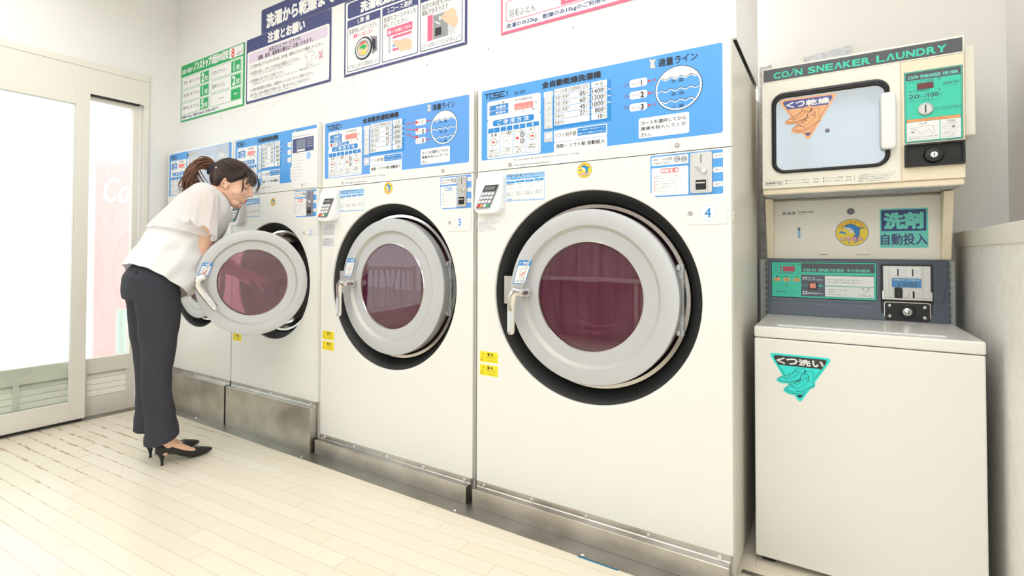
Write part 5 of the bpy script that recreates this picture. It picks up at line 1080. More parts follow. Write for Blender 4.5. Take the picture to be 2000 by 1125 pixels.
b.lathe([(0, -0.010), (0.008, -0.010), (0.0095, -0.014), (0.022, -0.012), (0.025, -0.004), (0.026, 0)], 'black_plastic', Matrix.Translation((1.476, 0.470, 1.3512)), n=32)
for q in (1.447, 1.504): b.lathe([(0, -0.004), (0.003, -0.003), (0.004, 0)], 'black_plastic', Matrix.Translation((q, 0.470, 1.352)), n=10)
lb = DB(b, 'lock_box', smooth=True)
b = MB(); b.lathe([(0, -0.0155), (0.009, -0.0155), (0.011, -0.0135), (0.0115, -0.010)], 'chrome', Matrix.Translation((1.476, 0.470, 1.3512)), n=24); b.box(1.4748, 1.4772, 0.4542, 0.455, 1.346, 1.3565, 'dark'); DB(b, 'lock', lb, smooth=True)
b = MB(); b.box(1.5530, 1.5830, 0.500, 0.775, 1.410, 1.700, 'beige_light'); DB(b, 'side_cover', bevel=0.006)

# detergent dispenser
t = thing('detergent_dispenser', 'cream wall detergent dispenser with a round dolphin sticker, between dryer and shoe washer', 'dispenser', (1.26, 0.75, 1.007))
def DB(mb, name, par=t, **k):
    mb.v = [(x-1.26, y-0.75, z-1.007) for x, y, z in mb.v]; return mb.build(name, par, **k)
b = MB(); b.box(0.985, 1.545, 0.700, 0.85, 1.0075, 1.2480, 'beige'); DB(b, 'cabinet', bevel=0.002)
b = MB(); b.box(1.0095, 1.5185, 0.690, 0.700, 1.0075, 1.2400, 'beige_light'); g = Gfx(b, vertical(0.690)); g.line([(x, z) for x, z in rrect(1018.5, 1028, 1508.5, 1227, 9, 5)], 0.8, 'beige', 1, True)
g.rect(1160, 1024, 1190, 1026, 'ink2', 1); g.rect(1275, 1024, 1320, 1025.5, 'ink2', 1)
g.poly([(1036, 1185), (1039, 1185), (1043.2, 1193.6), (1047, 1185), (1050, 1185), (1044.6, 1197), (1041.6, 1197)], 'ink', 2); g.text('QU', 1052, 1184.6, 1072, 1197, 'ink', 2, 1); g.poly([(1072.5, 1185), (1075.5, 1185), (1078.2, 1193.6), (1080.5, 1185), (1083, 1185), (1079.6, 1197), (1076.8, 1197)], 'ink', 2)
g.text('DISPENSER', 1092, 1190.5, 1146, 1198, 'ink', 2, 0); g.text('CLS-100', 1092, 1184.5, 1114, 1187.5, 'ink2', 2)
fp = DB(b, 'front_panel')
b = MB(); b.lathe([(0, -0.006), (0.005, -0.006), (0.006, -0.003), (0.0085, -0.006), (0.0118, -0.004), (0.0125, 0)], 'keypad_grey', Matrix.Translation((1.262, 0.690, 1.1902)), n=24); DB(b, 'lock', fp, smooth=True)
b = MB(); add_plate(b, 0.6895, rrect(1088.5, 1089.5, 1100.5, 1134, 6, 5), 0.0015, 'plate_metal'); add_plate(b, 0.688, rrect(1090, 1091, 1099, 1120, 4, 5), 0.0004, 'line'); add_plate(b, 0.688, rrect(1090, 1120, 1099, 1132.5, 4, 5), 0.0004, 'console'); DB(b, 'level_window', fp)
b = MB(); g = Gfx(b, vertical(0.690)); dolphin(g, 1264.5, 1109.5, 54, 0.985); DB(b, 'logo_sticker', fp)
b = MB(); g = Gfx(b, vertical(0.690)); g.rect(1349, 1050.5, 1486, 1195.5, 'teal2', 1, 6); g.rect(1353.5, 1112.5, 1480.5, 1190.5, 'navy2', 2, 3); g.text('洗剤', 1360.5, 1120, 1473, 1180, 'teal2', 3, 2); g.text('自動投入', 1352, 1061, 1484, 1103, 'navy', 3, 1); DB(b, 'detergent_sticker', fp)
for x0, x1 in ((0.9835, 1.0095), (1.5185, 1.5450)):
    b = MB(); b.prism([(x0, 0.612, 1.2460), (x0, 0.700, 1.2460), (x0, 0.700, 1.0075), (x0, 0.682, 1.0075)], (x1-x0, 0, 0), 'beige'); DB(b, 'bracket', bevel=0.0015)

# shoe washer
t = thing('shoe_washer', 'cream top-loading shoe washer with dark console and turquoise triangle sticker', 'shoe washer', (1.265, 0.50, 0))
def DB(mb, name, par=t, **k):
    mb.v = [(x-1.265, y-0.50, z) for x, y, z in mb.v]; return mb.build(name, par, **k)
b = MB(); b.box(0.9845, 1.5475, 0.2075, 0.70, 0.02, 0.7445, 'washer_white')
for q, w in ((1.02, 0.25), (1.51, 0.25), (1.02, 0.67), (1.51, 0.67)): b.box(q-0.02, q+0.02, w-0.02, w+0.02, 0, 0.02, 'black_plastic')
DB(b, 'body', bevel=0.004)
b = MB(); b.box(0.9835, 1.549, 0.2060, 0.712, 0.7465, 0.7835, 'washer_white'); DB(b, 'top_cover', bevel=0.006, seg=3)
b = MB(); b.prism([(x, y, 0.7836) for x, y in rrect(1.044, 0.268, 1.476, 0.600, 0.006, 3)], (0, 0, 0.003), 'washer_white'); b.box(1.05, 1.474, 0.262, 0.270, 0.7836, 0.7866, 'wht')
gg = Gfx(b, lambda u, w, h: (u/1000, w/1000, 0.7867+h)); gg.rect(1060, 560, 1440, 592, 'lgrey', 1); gg.rect(1180, 560, 1181, 592, 'grey', 2)
for k in range(3): gg.text(('ご使用方法', 'くつを入れてふたを閉めます', 'コインを投入してください')[k], 1066, 585-k*8, 1150-(k == 0)*40, 590-k*8, 'ink2', 2)
for k in range(3): gg.text(('くつ以外の物は洗わないでください', '運転中はふたを開けないでください', '洗剤は自動で投入されます')[k], 1190, 585-k*8, 1330, 590-k*8, 'ink2', 2)
DB(b, 'lid', bevel=0.001)
b = MB(); g = Gfx(b, vertical(0.2075)); triangle_badge(g, ((1033.5, 693), (1192, 693), (1112.3, 552)), 1, 'cyan_st', 'charcoal', 'cyan_st', 'くつ洗い', 'wht'); sneaker_pair(g, 1110, 611, 1.0, 'charcoal', 'cyan_st', 5); DB(b, 'front_sticker')
b = MB(); b.prism([(0.9855, 0.672, 1.0060), (0.9855, 0.716, 1.0060), (0.9855, 0.716, 0.7840), (0.9855, 0.660, 0.7840), (0.9855, 0.671, 0.850)], (0.552, 0, 0), 'console')
for z in (0.8445, 0.8295): b.tube([(1.0, 0.669, z), (1.334, 0.669, z)], 0.0022, 'console_edge', 6)
b.prism([(1.494, 0.671, 1.0), (1.532, 0.671, 1.0), (1.532, 0.671, 0.93), (1.520, 0.671, 0.852), (1.494, 0.671, 0.852)], (0, -0.002, 0), 'console')
cs = DB(b, 'console', bevel=0.004)
b = MB(); add_plate(b, 0.672, rrect(995, 848, 1341, 999, 6, 4), 0.003, 'console_edge'); add_plate(b, 0.669, rrect(998, 851, 1338.5, 996.5, 5, 4), 0.0006, 'dark'); g = Gfx(b, vertical(0.6684)); g.rect(1000.5, 854.5, 1336, 993.5, 'teal', 1, 3)
g.rect(1102, 955, 1331.5, 990, 'grey2', 2); italic_word(g, 'COiN SNEΛKER WΛSHER', 1108, 958.5, 1320, 969, 'teal2', 3)
g.rect(1101, 860.5, 1330, 945, 'console', 2); g.rect(1178.5, 904.5, 1329, 942, 'wht', 3); g.rect(1178.5, 862, 1329, 901.5, 'wht', 3); g.rect(1100.5, 902, 1330, 904, 'teal', 3); g.poly([(1155, 903), (1167, 909), (1167, 897)], 'teal', 4)
g.text('ただいまの金額', 1020, 980, 1080, 988, 'console', 3); g.text('円', 1089, 979.5, 1098, 987.5, 'console', 3); g.text('残り時間(約)', 1023, 946, 1075, 953, 'console', 3); g.text('分', 1089, 945.5, 1097, 953, 'console', 3); g.text('点 検', 1011, 972, 1025, 977, 'console', 3); g.text('運転中', 1011, 958, 1026, 962, 'console', 3)
g.rect(1030.3, 957.5, 1033.3, 977.5, 'redlcd', 3)
for k, (x0, tx) in enumerate(((1007.5, '洗 い'), (1040.8, 'すすぎ'), (1074.8, '脱 水'))):
    g.rect(x0, 918, x0+22, 929, 'orange', 3, 2.5); g.text(tx, x0+4, 920.5, x0+18, 926.5, 'console', 4); g.rect(x0+8, 933, x0+14, 937, 'maroon', 3)
    if k < 2: g.line([(x0+25, 933), (x0+31, 933)], 0.8, 'console', 3)
g.rect(1048.5, 903.5, 1054.5, 907.5, 'maroon', 3); g.text('排水中', 1043, 894.5, 1061, 899, 'console', 3); g.text('SANYO', 1012.5, 872, 1050.5, 878.5, 'console', 3, 1, 0.2); g.text('SNW-6100(N)', 1064, 874, 1094, 876.5, 'console', 3)
g.rect(1106.5, 924.5, 1120.5, 936, 'wht', 3, 1.5); g.poly([(1109, 926), (1118, 926), (1118, 934), (1114, 931), (1109, 933)], 'console', 4); g.text('洗たく槽', 1124, 931, 1146, 936, 'wht', 3, 1); g.text('シャワーボタン', 1124, 922.5, 1172, 929, 'wht', 3, 1)
g.rect(1106.5, 867.5, 1120.5, 879.5, 'wht', 3, 1.5); g.rect(1109.5, 870, 1117, 877, 'console', 4, 1); g.text('脱水追加ボタン', 1124, 869.5, 1172, 876, 'wht', 3, 1)
for a, x0, z0, x1, z1 in (('運転完了後120秒以内に、上ぶたを開いてシャワー', 1188, 925.5, 1299, 929.5), ('ボタンを押すと、20秒間洗たく槽を洗います。', 1188, 915.5, 1296, 919.5), ('運転終了後、ボタンを押すと、', 1188, 887.5, 1257, 891.5), ('2分間脱水します。', 1188, 878, 1232, 882), ('(乾燥時間を短縮するため)', 1188, 868, 1247, 872), ('必ず靴底シートを', 1286, 874, 1320, 877), ('敷いてお使いください', 1283, 869.5, 1324, 872.5), ('かたよりにご注意ください', 1282, 865, 1325, 868)): g.text(a, x0, z0, x1, z1, 'ink2', 4)
g.line([(1284, 900), (1294, 890), (1306, 887), (1316, 891), (1324, 899)], .8, 'grey', 4); g.ring(1304, 889, 7, .8, 'grey', 4, 20); g.poly([(1292, 896), (1297, 900), (1299, 895)], 'ink', 4); g.poly([(1310, 899), (1316, 899), (1312, 894)], 'ink', 4)
cl = DB(b, 'control_label', cs)
b = MB(); b.box(1.0392, 1.0798, 0.6668, 0.6682, 0.957, 0.9765, 'redlcd'); DB(b, 'price_display', cl, bevel=0.0005)
b = MB(); b.prism([(x, 0.667, z) for x, z in rrect(1.1252, 0.8865, 1.1550, 0.9165, 0.003)], (0, 0.0014, 0), 'charcoal'); b.box(1.1290, 1.1490, 0.6625, 0.667, 0.8925, 0.9125, 'btn_orange'); DB(b, 'shower_button', cl, bevel=0.0012)
# coin unit
b = MB(); add_plate(b, 0.6705, rrect(1349, 778, 1493, 989, 5, 3), 0.006, 'black_plastic'); cu = DB(b, 'coin_unit', cs, bevel=0.001)
b = MB(); add_plate(b, 0.6645, rrect(1355.5, 868, 1487.5, 984, 2, 2), 0.001, 'plate_metal'); b.box(1.352, 1.491, 0.654, 0.6645, 0.862, 0.8675, 'polished'); b.box(1.352, 1.3565, 0.656, 0.6645, 0.8675, 0.893, 'polished'); b.box(1.4865, 1.491, 0.656, 0.6645, 0.8675, 0.893, 'polished')
b.box(1.466, 1.487, 0.6595, 0.6645, 0.868, 0.983, 'plate_metal'); b.box(1.3555, 1.372, 0.6605, 0.6645, 0.868, 0.983, 'plate_metal')
for x0, x1, s, n in ((1378.5, 1419, 1398, '50'), (1421, 1460.5, 1439, '100')):
    add_plate(b, 0.6635, rrect(x0, 946, x1, 977.5, 4, 3), 0.0012, 'wht'); b.box((s-1.8)/1000, (s+1.8)/1000, 0.6618, 0.6624, 0.9475, 0.9735, 'dark'); Gfx(b, vertical(0.6623)).text(n, s+6, 958, s+18, 970, 'lgrey', 1)
b.box(1.4285, 1.4550, 0.657, 0.6635, 0.868, 0.8875, 'plate_metal'); b.box(1.4378, 1.4430, 0.6562, 0.6572, 0.870, 0.8935, 'dark')
cpn = DB(b, 'coin_plate', cs, bevel=0.0006)
b = MB(); add_plate(b, 0.6615, rrect(1380.5, 906.5, 1462, 939.5, 3, 3), 0.002, 'blue_label'); g = Gfx(b, vertical(0.6595)); g.text('50円投入口', 1383.5, 931.5, 1416, 937, 'wht', 1, 1); g.text('100円投入口', 1424, 931.5, 1457.5, 937, 'wht', 1, 1); g.text('¥', 1396.5, 910.5, 1405, 925, 'console', 1); g.text('200', 1409, 910, 1450, 926, 'console', 1, 0); DB(b, 'price_label', cs)
b = MB(); b.box(1.3875, 1.4095, 0.650, 0.6635, 0.867, 0.9055, 'black_plastic'); DB(b, 'return_knob', cs, bevel=0.004)
b = MB(); add_plate(b, 0.6650, rrect(1357, 783, 1487, 853, 8, 4), 0.0025, 'polished'); add_plate(b, 0.6628, rrect(1359.5, 785.5, 1484.5, 850.5, 7, 4), 0.004, 'black_plastic')
b.lathe([(0.0235, 0), (0.0232, -0.004), (0.0205, -0.0055), (0.0195, -0.004), (0.013, -0.004)], 'black_plastic', Matrix.Translation((1.4226, 0.6588, 0.8188)), n=36)
lk = DB(b, 'lock_plate', cs, smooth=True)
b = MB(); b.lathe([(0, -0.006), (0.0115, -0.006), (0.0135, -0.0045), (0.0138, 0)], 'chrome', Matrix.Translation((1.4226, 0.6588, 0.8188)), n=32); Gfx(b, vertical(0.6527)).ring(1422.6, 818.8, 5.5, 1.4, 'dark', 1, 24); b.box(1.4232, 1.4262, 0.6520, 0.6527, 0.8168, 0.8200, 'dark'); DB(b, 'lock', cs, smooth=True)
for q, w in ((1.3732, 0.8394), (1.4706, 0.8368), (1.3730, 0.8011), (1.4702, 0.8003)):
    b = MB(); b.lathe([(0, -0.005), (0.004, -0.0042), (0.0065, -0.002), (0.007, 0)], 'chrome', Matrix.Translation((q, 0.6588, w)), n=18); DB(b, 'screw', cs, smooth=True)

# slotted angle uprights either side of the washer
mat('rail_grey', rgb(206, 208, 200), 0.5)
for x0, x1, sl, lab in ((0.9545, 0.9830, 0.9755, 'grey slotted steel upright at the left of the shoe washer console'), (1.5400, 1.5585, 1.5445, 'grey slotted steel upright at the right of the shoe washer console')):
    b = MB(); lf = x0 < 1.2; b.box(x0, x1, 0.720, 0.723, 0.0, 1.004, 'rail_grey'); b.box(x0 if lf else x1-0.003, x0+0.003 if lf else x1, 0.723, 0.755, 0.0, 1.004, 'rail_grey')
    g = Gfx(b, vertical(0.720))
    for k in range(38):
        z = 995-k*25.2; g.rect(sl*1000-3.2, z-20, sl*1000+3.2, z, 'keypad_grey', 1, 3.2); g.disc(sl*1000+(-9.5 if lf else 10), z-10, 1.2, 1.2, 'ink', 1, 8)
    tag(b.build('slotted_upright'), lab, 'rack')
# galvanised sheets behind
b = MB(); b.add([(0.9505, 0.79, 0.0), (0.9935, 0.80, 0.0), (0.9935, 0.80, 1.845), (0.974, 0.79, 1.835), (0.9505, 0.78, 1.835)], [(0, 1, 2, 3, 4)], 'galvanised')
b.add([(0.9505, 0.785, 0.0), (0.9935, 0.795, 0.0), (0.9935, 0.795, 1.845), (0.974, 0.785, 1.835), (0.9505, 0.775, 1.835)], [(4, 3, 2, 1, 0)], 'galvanised')
b.prism([(0.950, 0.79, 0), (0.996, 0.80, 0), (0.996, 0.803, 0), (0.950, 0.793, 0)], (0, 0, 1.838), 'galvanised')
tag(b.build('sheet_metal'), 'tall narrow galvanised sheet standing between machine 4 and the shoe dryer', 'metal sheet')
b = MB(); top = [(1.110, 1.884), (1.128, 1.882), (1.145, 1.886), (1.19, 1.890), (1.215, 1.894), (1.245, 1.894), (1.252, 1.899), (1.274, 1.899)]
b.prism([(x, 0.894, z) for x, z in [(1.274, 1.60), (1.110, 1.60)][::-1][::-1]+top], (0, 0.005, 0), 'galvanised', cap0=True)
tag(b.build('sheet_metal', recalc=True), 'small grey galvanised plate on the wall showing above the shoe dryer', 'metal plate')

# ------------------------------------------------------------------ woman bending into machine 2
def skin_mat(name, col, sss=0.15):
    m = mat(name, col, 0.48); b = m.node_tree.nodes['Principled BSDF']; b.inputs['Subsurface Weight'].default_value = sss; b.inputs['Subsurface Radius'].default_value = (0.9, 0.35, 0.2); b.inputs['Subsurface Scale'].default_value = 0.01
    return m
skin_mat('skin', rgb(238, 192, 164))
mat('lips', rgb(206, 104, 100), 0.4); mat('lash', rgb(40, 30, 28), 0.6); mat('brow', rgb(96, 70, 58), 0.7)
mottled(mat('trouser_cloth', rgb(62, 62, 70), 0.8, spec=0.2), 160, rgb(57, 57, 64), rgb(65, 65, 73), 3)
mat('shoe_black', rgb(26, 26, 28), 0.55); mat('hair_dark', rgb(58, 42, 38), 0.38); mat('hair_mid', rgb(76, 54, 46), 0.36); mat('hair_brown', rgb(104, 66, 44), 0.4); mat('scrunchie', rgb(26, 30, 62), 0.75); mat('scalp', rgb(196, 160, 140), 0.6)
m = mat('blouse_white', rgb(244, 243, 243), 0.7, spec=0.2)
def sheer(name, a):
    m = bpy.data.materials.new(name); m.use_nodes = True; nt = m.node_tree; nt.nodes.clear()
    o = nt.nodes.new('ShaderNodeOutputMaterial'); x1 = nt.nodes.new('ShaderNodeMixShader'); x2 = nt.nodes.new('ShaderNodeMixShader'); d = nt.nodes.new('ShaderNodeBsdfDiffuse'); t = nt.nodes.new('ShaderNodeBsdfTranslucent'); tr = nt.nodes.new('ShaderNodeBsdfTransparent')
    d.inputs[0].default_value = rgb(252, 251, 251); t.inputs[0].default_value = rgb(247, 244, 243); x1.inputs[0].default_value = 0.4 if a else 0.15; x2.inputs[0].default_value = a
    nt.links.new(d.outputs[0], x1.inputs[1]); nt.links.new(t.outputs[0], x1.inputs[2]); nt.links.new(x1.outputs[0], x2.inputs[1]); nt.links.new(tr.outputs[0], x2.inputs[2]); nt.links.new(x2.outputs[0], o.inputs[0]); MATS[name] = m
sheer('chiffon', 0.14); sheer('chiffon_body', 0.0)
def capsule(bm_, p0, p1, r0, r1, ax=None, flat=1.0, n=16, steps=5):
    p0, p1 = Vector(p0), Vector(p1); t = (p1-p0); L = t.length; t.normalize()
    a = (Vector(ax)-t*t.dot(Vector(ax))).normalized() if ax else t.orthogonal().normalized(); c = t.cross(a); rings = []
    for k in range(steps+1):
        f = -PI/2+PI/2*k/steps; rings.append((p0+t*(r0*math.sin(f)), r0*math.cos(f)))
    for k in range(steps+1):
        f = PI/2*k/steps; rings.append((p1+t*(r1*math.sin(f)), r1*math.cos(f)))
    bm_.loft([[q+a*(max(r, 1e-4)*math.cos(2*PI*i/n))+c*(max(r, 1e-4)*flat*math.sin(2*PI*i/n)) for i in range(n)] for q, r in rings], 'skin')
def ellipsoid(bm_, M, n=24, m='skin'):
    bm_.loft([[M @ Vector((max(math.cos(-PI/2+PI*k/n), 1e-3)*math.cos(2*PI*i/n), max(math.cos(-PI/2+PI*k/n), 1e-3)*math.sin(2*PI*i/n), math.sin(-PI/2+PI*k/n))) for i in range(n)] for k in range(n+1)], m)
def remeshed(mb, name, mats, voxel, parent, smooth=4, fac=0.5):
    me = bpy.data.meshes.new(name); me.from_pydata(mb.v, [], mb.f)
    bm = bmesh.new(); bm.from_mesh(me); bmesh.ops.recalc_face_normals(bm, faces=bm.faces); bm.to_mesh(me); bm.free()
    o = bpy.data.objects.new(name, me); COL.objects.link(o)
    r = o.modifiers.new('remesh', 'REMESH'); r.mode = 'VOXEL'; r.voxel_size = voxel; r.use_smooth_shade = True
    if smooth: s = o.modifiers.new('smooth', 'SMOOTH'); s.factor = fac; s.iterations = smooth
    me2 = bpy.data.meshes.new_from_object(o.evaluated_get(bpy.context.evaluated_depsgraph_get())); o.modifiers.clear(); o.data = me2; bpy.data.meshes.remove(me)
    me2.materials.clear()
    for k in mats: me2.materials.append(MATS[k])
    me2.polygons.foreach_set('use_smooth', [True]*len(me2.polygons)); o.parent = parent
    return o
PX, PY = -1.50, -0.50
person = thing('person', 'woman in white chiffon blouse and dark trousers bending into machine 2', 'person', (PX, PY, 0))
def loc(mb): mb.v = [(v[0]-PX, v[1]-PY, v[2]) for v in mb.v]; return mb
# head frame: forward f (face direction), up u, right r
HC = Vector((-1.448, -0.207, 1.398))
fy = math.radians(44); pitch = math.radians(17)
fh = Vector((math.sin(fy), math.cos(fy), 0)); fdir = fh*math.cos(pitch)-Vector((0, 0, 1))*math.sin(pitch); rdir = fh.cross(Vector((0, 0, 1))).normalized(); udir = rdir.cross(fdir).normalized()
roll = math.radians(0); 
HM = Matrix(((rdir.x, fdir.x, udir.x, HC.x), (rdir.y, fdir.y, udir.y, HC.y), (rdir.z, fdir.z, udir.z, HC.z), (0, 0, 0, 1))) @ Matrix.Scale(1.09, 4)
def H(x, y, z): return HM @ Vector((x, y, z))          # x right, y forward, z up, metres from the skull centre
NB = Vector((-1.49, -0.335, 1.315)); SR = Vector((-1.348, -0.408, 1.272)); SL = Vector((-1.645, -0.345, 1.270))
ER, WR = Vector((-1.393, -0.388, 0.988)), Vector((-1.378, -0.130, 0.895)); EL, WL = Vector((-1.620, -0.215, 1.020)), Vector((-1.480, -0.050, 0.850))
b = MB()
# skull, face, jaw
ellipsoid(b, HM @ Matrix.Translation((0, -0.010, 0.022)) @ Matrix.Diagonal((0.074, 0.094, 0.088, 1)))
ellipsoid(b, HM @ Matrix.Translation((0, 0.030, -0.030)) @ Matrix.Diagonal((0.062, 0.060, 0.082, 1)))
capsule(b, H(-0.026, 0.048, -0.092), H(0.026, 0.048, -0.092), 0.024, 0.024); capsule(b, H(-0.006, 0.062, -0.098), H(0.006, 0.062, -0.098), 0.016, 0.016)
capsule(b, H(0, 0.050, -0.096), H(0, 0.000, -0.070), 0.022, 0.032)
for sx in (-1, 1):
    capsule(b, H(sx*0.052, 0.000, -0.055), H(sx*0.026, 0.045, -0.094), 0.020, 0.022); capsule(b, H(sx*0.036, 0.058, -0.030), H(sx*0.044, 0.038, -0.040), 0.024, 0.024); capsule(b, H(sx*0.012, 0.082, 0.022), H(sx*0.040, 0.070, 0.020), 0.011, 0.011)
    ellipsoid(b, HM @ Matrix.Translation((sx*0.031, 0.0735, 0.001)) @ Matrix.Diagonal((0.0145, 0.0115, 0.0095, 1)), 14)
    # ear
    for k in range(8):
        a0, a1 = math.radians(-60+k*38), math.radians(-60+(k+1)*38)
        capsule(b, H(sx*(0.073+0.005*math.cos(a0)), -0.010-0.013*math.cos(a0), -0.012+0.024*math.sin(a0)), H(sx*(0.073+0.005*math.cos(a1)), -0.010-0.013*math.cos(a1), -0.012+0.024*math.sin(a1)), 0.0044, 0.0044, n=8, steps=3)
    capsule(b, H(sx*0.067, -0.008, -0.020), H(sx*0.067, -0.014, 0.004), 0.008, 0.008); capsule(b, H(sx*0.072, -0.002, -0.038), H(sx*0.072, -0.004, -0.030), 0.007, 0.007)
capsule(b, H(0, 0.086, 0.014), H(0, 0.102, -0.030), 0.0085, 0.0105); capsule(b, H(-0.010, 0.090, -0.035), H(0.010, 0.090, -0.035), 0.0085, 0.0085); capsule(b, H(0, 0.104, -0.031), H(0, 0.103, -0.032), 0.0095, 0.0095)
capsule(b, H(-0.014, 0.083, -0.0585), H(0.014, 0.083, -0.0585), 0.008, 0.008); capsule(b, H(-0.012, 0.081, -0.0725), H(0.012, 0.081, -0.0725), 0.0085, 0.0085)
# neck, shoulders, torso
capsule(b, NB+Vector((0, -0.01, -0.01)), H(0, -0.028, -0.055), 0.056, 0.052); capsule(b, NB, (SR+NB)/2, 0.05, 0.046); capsule(b, NB, (SL+NB)/2, 0.05, 0.046); capsule(b, (SR+NB)/2, SR, 0.05, 0.050); capsule(b, (SL+NB)/2, SL, 0.05, 0.050)
for p0, p1, r0, r1 in (((-1.49, -0.36, 1.25), (-1.50, -0.445, 1.12), 0.078, 0.070), ((-1.505, -0.450, 1.12), (-1.512, -0.560, 0.96), 0.070, 0.066)):
    for dx in (-0.045, 0.045): capsule(b, (p0[0]+dx, p0[1], p0[2]), (p1[0]+dx, p1[1], p1[2]), r0, r1)
for dx in (-0.055, 0.055): capsule(b, (-1.512+dx, -0.578, 0.90), (-1.512+dx, -0.580, 0.86), 0.082, 0.086)
# legs and feet
for hx, kx, ax, ay, ky in ((-1.445, -1.440, -1.436, -0.520, -0.578), (-1.575, -1.583, -1.588, -0.505, -0.550)):
    capsule(b, (hx, -0.575, 0.86), (kx, ky, 0.475), 0.072, 0.050); capsule(b, (kx, ky, 0.475), (kx, ky, 0.36), 0.048, 0.046); capsule(b, (kx, ky, 0.36), (ax, ay-0.015, 0.105), 0.046, 0.034)
    capsule(b, (ax, ay-0.012, 0.105), (ax, ay-0.022, 0.075), 0.034, 0.029); capsule(b, (ax, ay, 0.092), (ax+0.012, ay+0.105, 0.029), 0.027, 0.021, (1, 0, 0), 0.85); capsule(b, (ax+0.012, ay+0.105, 0.026), (ax+0.016, ay+0.140, 0.018), 0.021, 0.010, (1, 0, 0), 0.7)
# arms and hands
def arm(S, E, W, side, palm_dir, curl):
    capsule(b, S, E, 0.047, 0.037); capsule(b, E, E+(W-E)*0.35, 0.037, 0.038); capsule(b, E+(W-E)*0.35, W, 0.038, 0.026, palm_dir, 0.85)
    d = (W-E).normalized(); pd = Vector(palm_dir); pd = (pd-d*pd.dot(d)).normalized(); w = d.cross(pd)*side
    P = W+d*0.075; capsule(b, W+d*0.01, P, 0.027, 0.034, tuple(w), 0.48)
    for k in range(4):
        off = (k-1.5)*0.019; L = (0.036, 0.042, 0.039, 0.030)[k]; p = W+d*(0.088-abs(k-1.3)*0.004)+w*off; q = d
        for j in range(3):
            ang = curl*(0.45+0.4*j); q2 = (d*math.cos(ang)+pd*math.sin(ang)).normalized(); e = p+q2*(L*(1, 0.72, 0.55)[j]); capsule(b, p, e, 0.0088-0.0008*j, 0.0082-0.0009*j, n=8, steps=3); p = e
    p = W+d*0.028+w*(-0.030); q = (d*0.65-w*0.6+pd*0.45).normalized(); e = p+q*0.042; capsule(b, W+d*0.02-w*0.014, p, 0.015, 0.013, n=10, steps=3); capsule(b, p, e, 0.0115, 0.010, n=10, steps=3); capsule(b, e, e+(d*0.85-w*0.05+pd*0.5).normalized()*0.03, 0.010, 0.008, n=10, steps=3)
arm(SR, ER, WR, 1, (-0.5, 0.2, -0.8), 1.0); arm(SL, EL, WL, -1, (0.4, 0.3, -0.85), 1.1)
body = remeshed(loc(b), 'body', ['skin'], 0.0036, person, 5, 0.5)
# eye, brow, lips
b = MB()
for sx in (-1, 1):
    b.tube([H(sx*(0.031+0.015*math.cos(a)), 0.0805-0.010*abs(math.cos(a))**2.0, -0.0035-0.0045*math.sin(a)) for a in [PI*k/10 for k in range(11)]], [0.0005]+[0.0013]*9+[0.0006], 'lash', 6)
    for k in range(6): b.tube([H(sx*(0.024+0.004*k), 0.0825-0.0011*k, -0.0075+0.0004*k), H(sx*(0.025+0.0048*k), 0.0885-0.001*k, -0.012+0.0006*k)], [0.0006, 0.0002], 'lash', 5)
loc(b).build('eyelash', person, smooth='all')
b = MB()
for sx in (-1, 1): b.tube([H(sx*0.015, 0.0925, 0.020), H(sx*0.026, 0.0905, 0.0255), H(sx*0.038, 0.083, 0.027), H(sx*0.050, 0.0715, 0.0215)], [0.0012, 0.0020, 0.0018, 0.0008], 'brow', 8, flat=0.5)
loc(b).build('eyebrow', person, smooth='all')
b = MB(); b.tube([H(-0.021, 0.0795, -0.0640), H(-0.012, 0.0868, -0.0620), H(-0.004, 0.0900, -0.0606), H(0.004, 0.0900, -0.0606), H(0.012, 0.0868, -0.0620), H(0.021, 0.0795, -0.0640)], [0.0010, 0.0030, 0.0038, 0.0038, 0.0030, 0.0010], 'lips', 10)
b.tube([H(-0.020, 0.0795, -0.0655), H(-0.010, 0.0865, -0.0692), H(0, 0.0888, -0.0700), H(0.010, 0.0865, -0.0692), H(0.020, 0.0795, -0.0655)], [0.0012, 0.0042, 0.0052, 0.0042, 0.0012], 'lips', 10); loc(b).build('lips', person, smooth='all')
# hair: cap following the skull, swept back to the tie
TIE = (0.0, -0.094, 0.042)
def scalp(x, z_ang, k=1.0):     # direction angles -> point on hair shell (head coordinates)
    return None
def shell(th, ph, k):           # th: around from front (0) to back (180), ph: elevation
    x = 0.0775*k*math.cos(ph)*math.sin(th); y = -0.010+0.0985*k*math.cos(ph)*math.cos(th); z = 0.022+0.0925*k*math.sin(ph); return (x, y, z)
def hairline(th):               # lowest elevation covered by hair, degrees
    t = abs((math.degrees(th)+180) % 360-180)
    pts = ((0, 38), (20, 30), (40, 12), (62, -6), (75, -17), (86, -18), (96, -8), (106, -26), (122, -50), (150, -60), (180, -60))
    for (a, c), (d, e) in zip(pts, pts[1:]):
        if t <= d: return math.radians(c+(e-c)*(t-a)/(d-a))
    return math.radians(-54)
b = MB(); N_ = 96; R_ = 30; rings = []
for j in range(R_+1):
    ring = []
    for i in range(N_):
        th = 2*PI*i/N_; lo = hairline(th); ph = lo+(PI/2*0.999-lo)*(j/R_); rid = 1+0.004*math.sin(th*34+3*math.sin(j*0.35))
        k = 1.035*rid-(0.06*(1-min(1, j/4.0)))
        x, y, z = shell(th, ph, k)
        d = math.hypot(x+0.006, 0) if y > -0.02 and z > 0.06 else 1
        if d < 0.004: y -= 0.001; z -= 0.0015
        ring.append(H(x, y, z))
    rings.append(ring)
b.loft(rings, 'hair_dark', caps=False); 
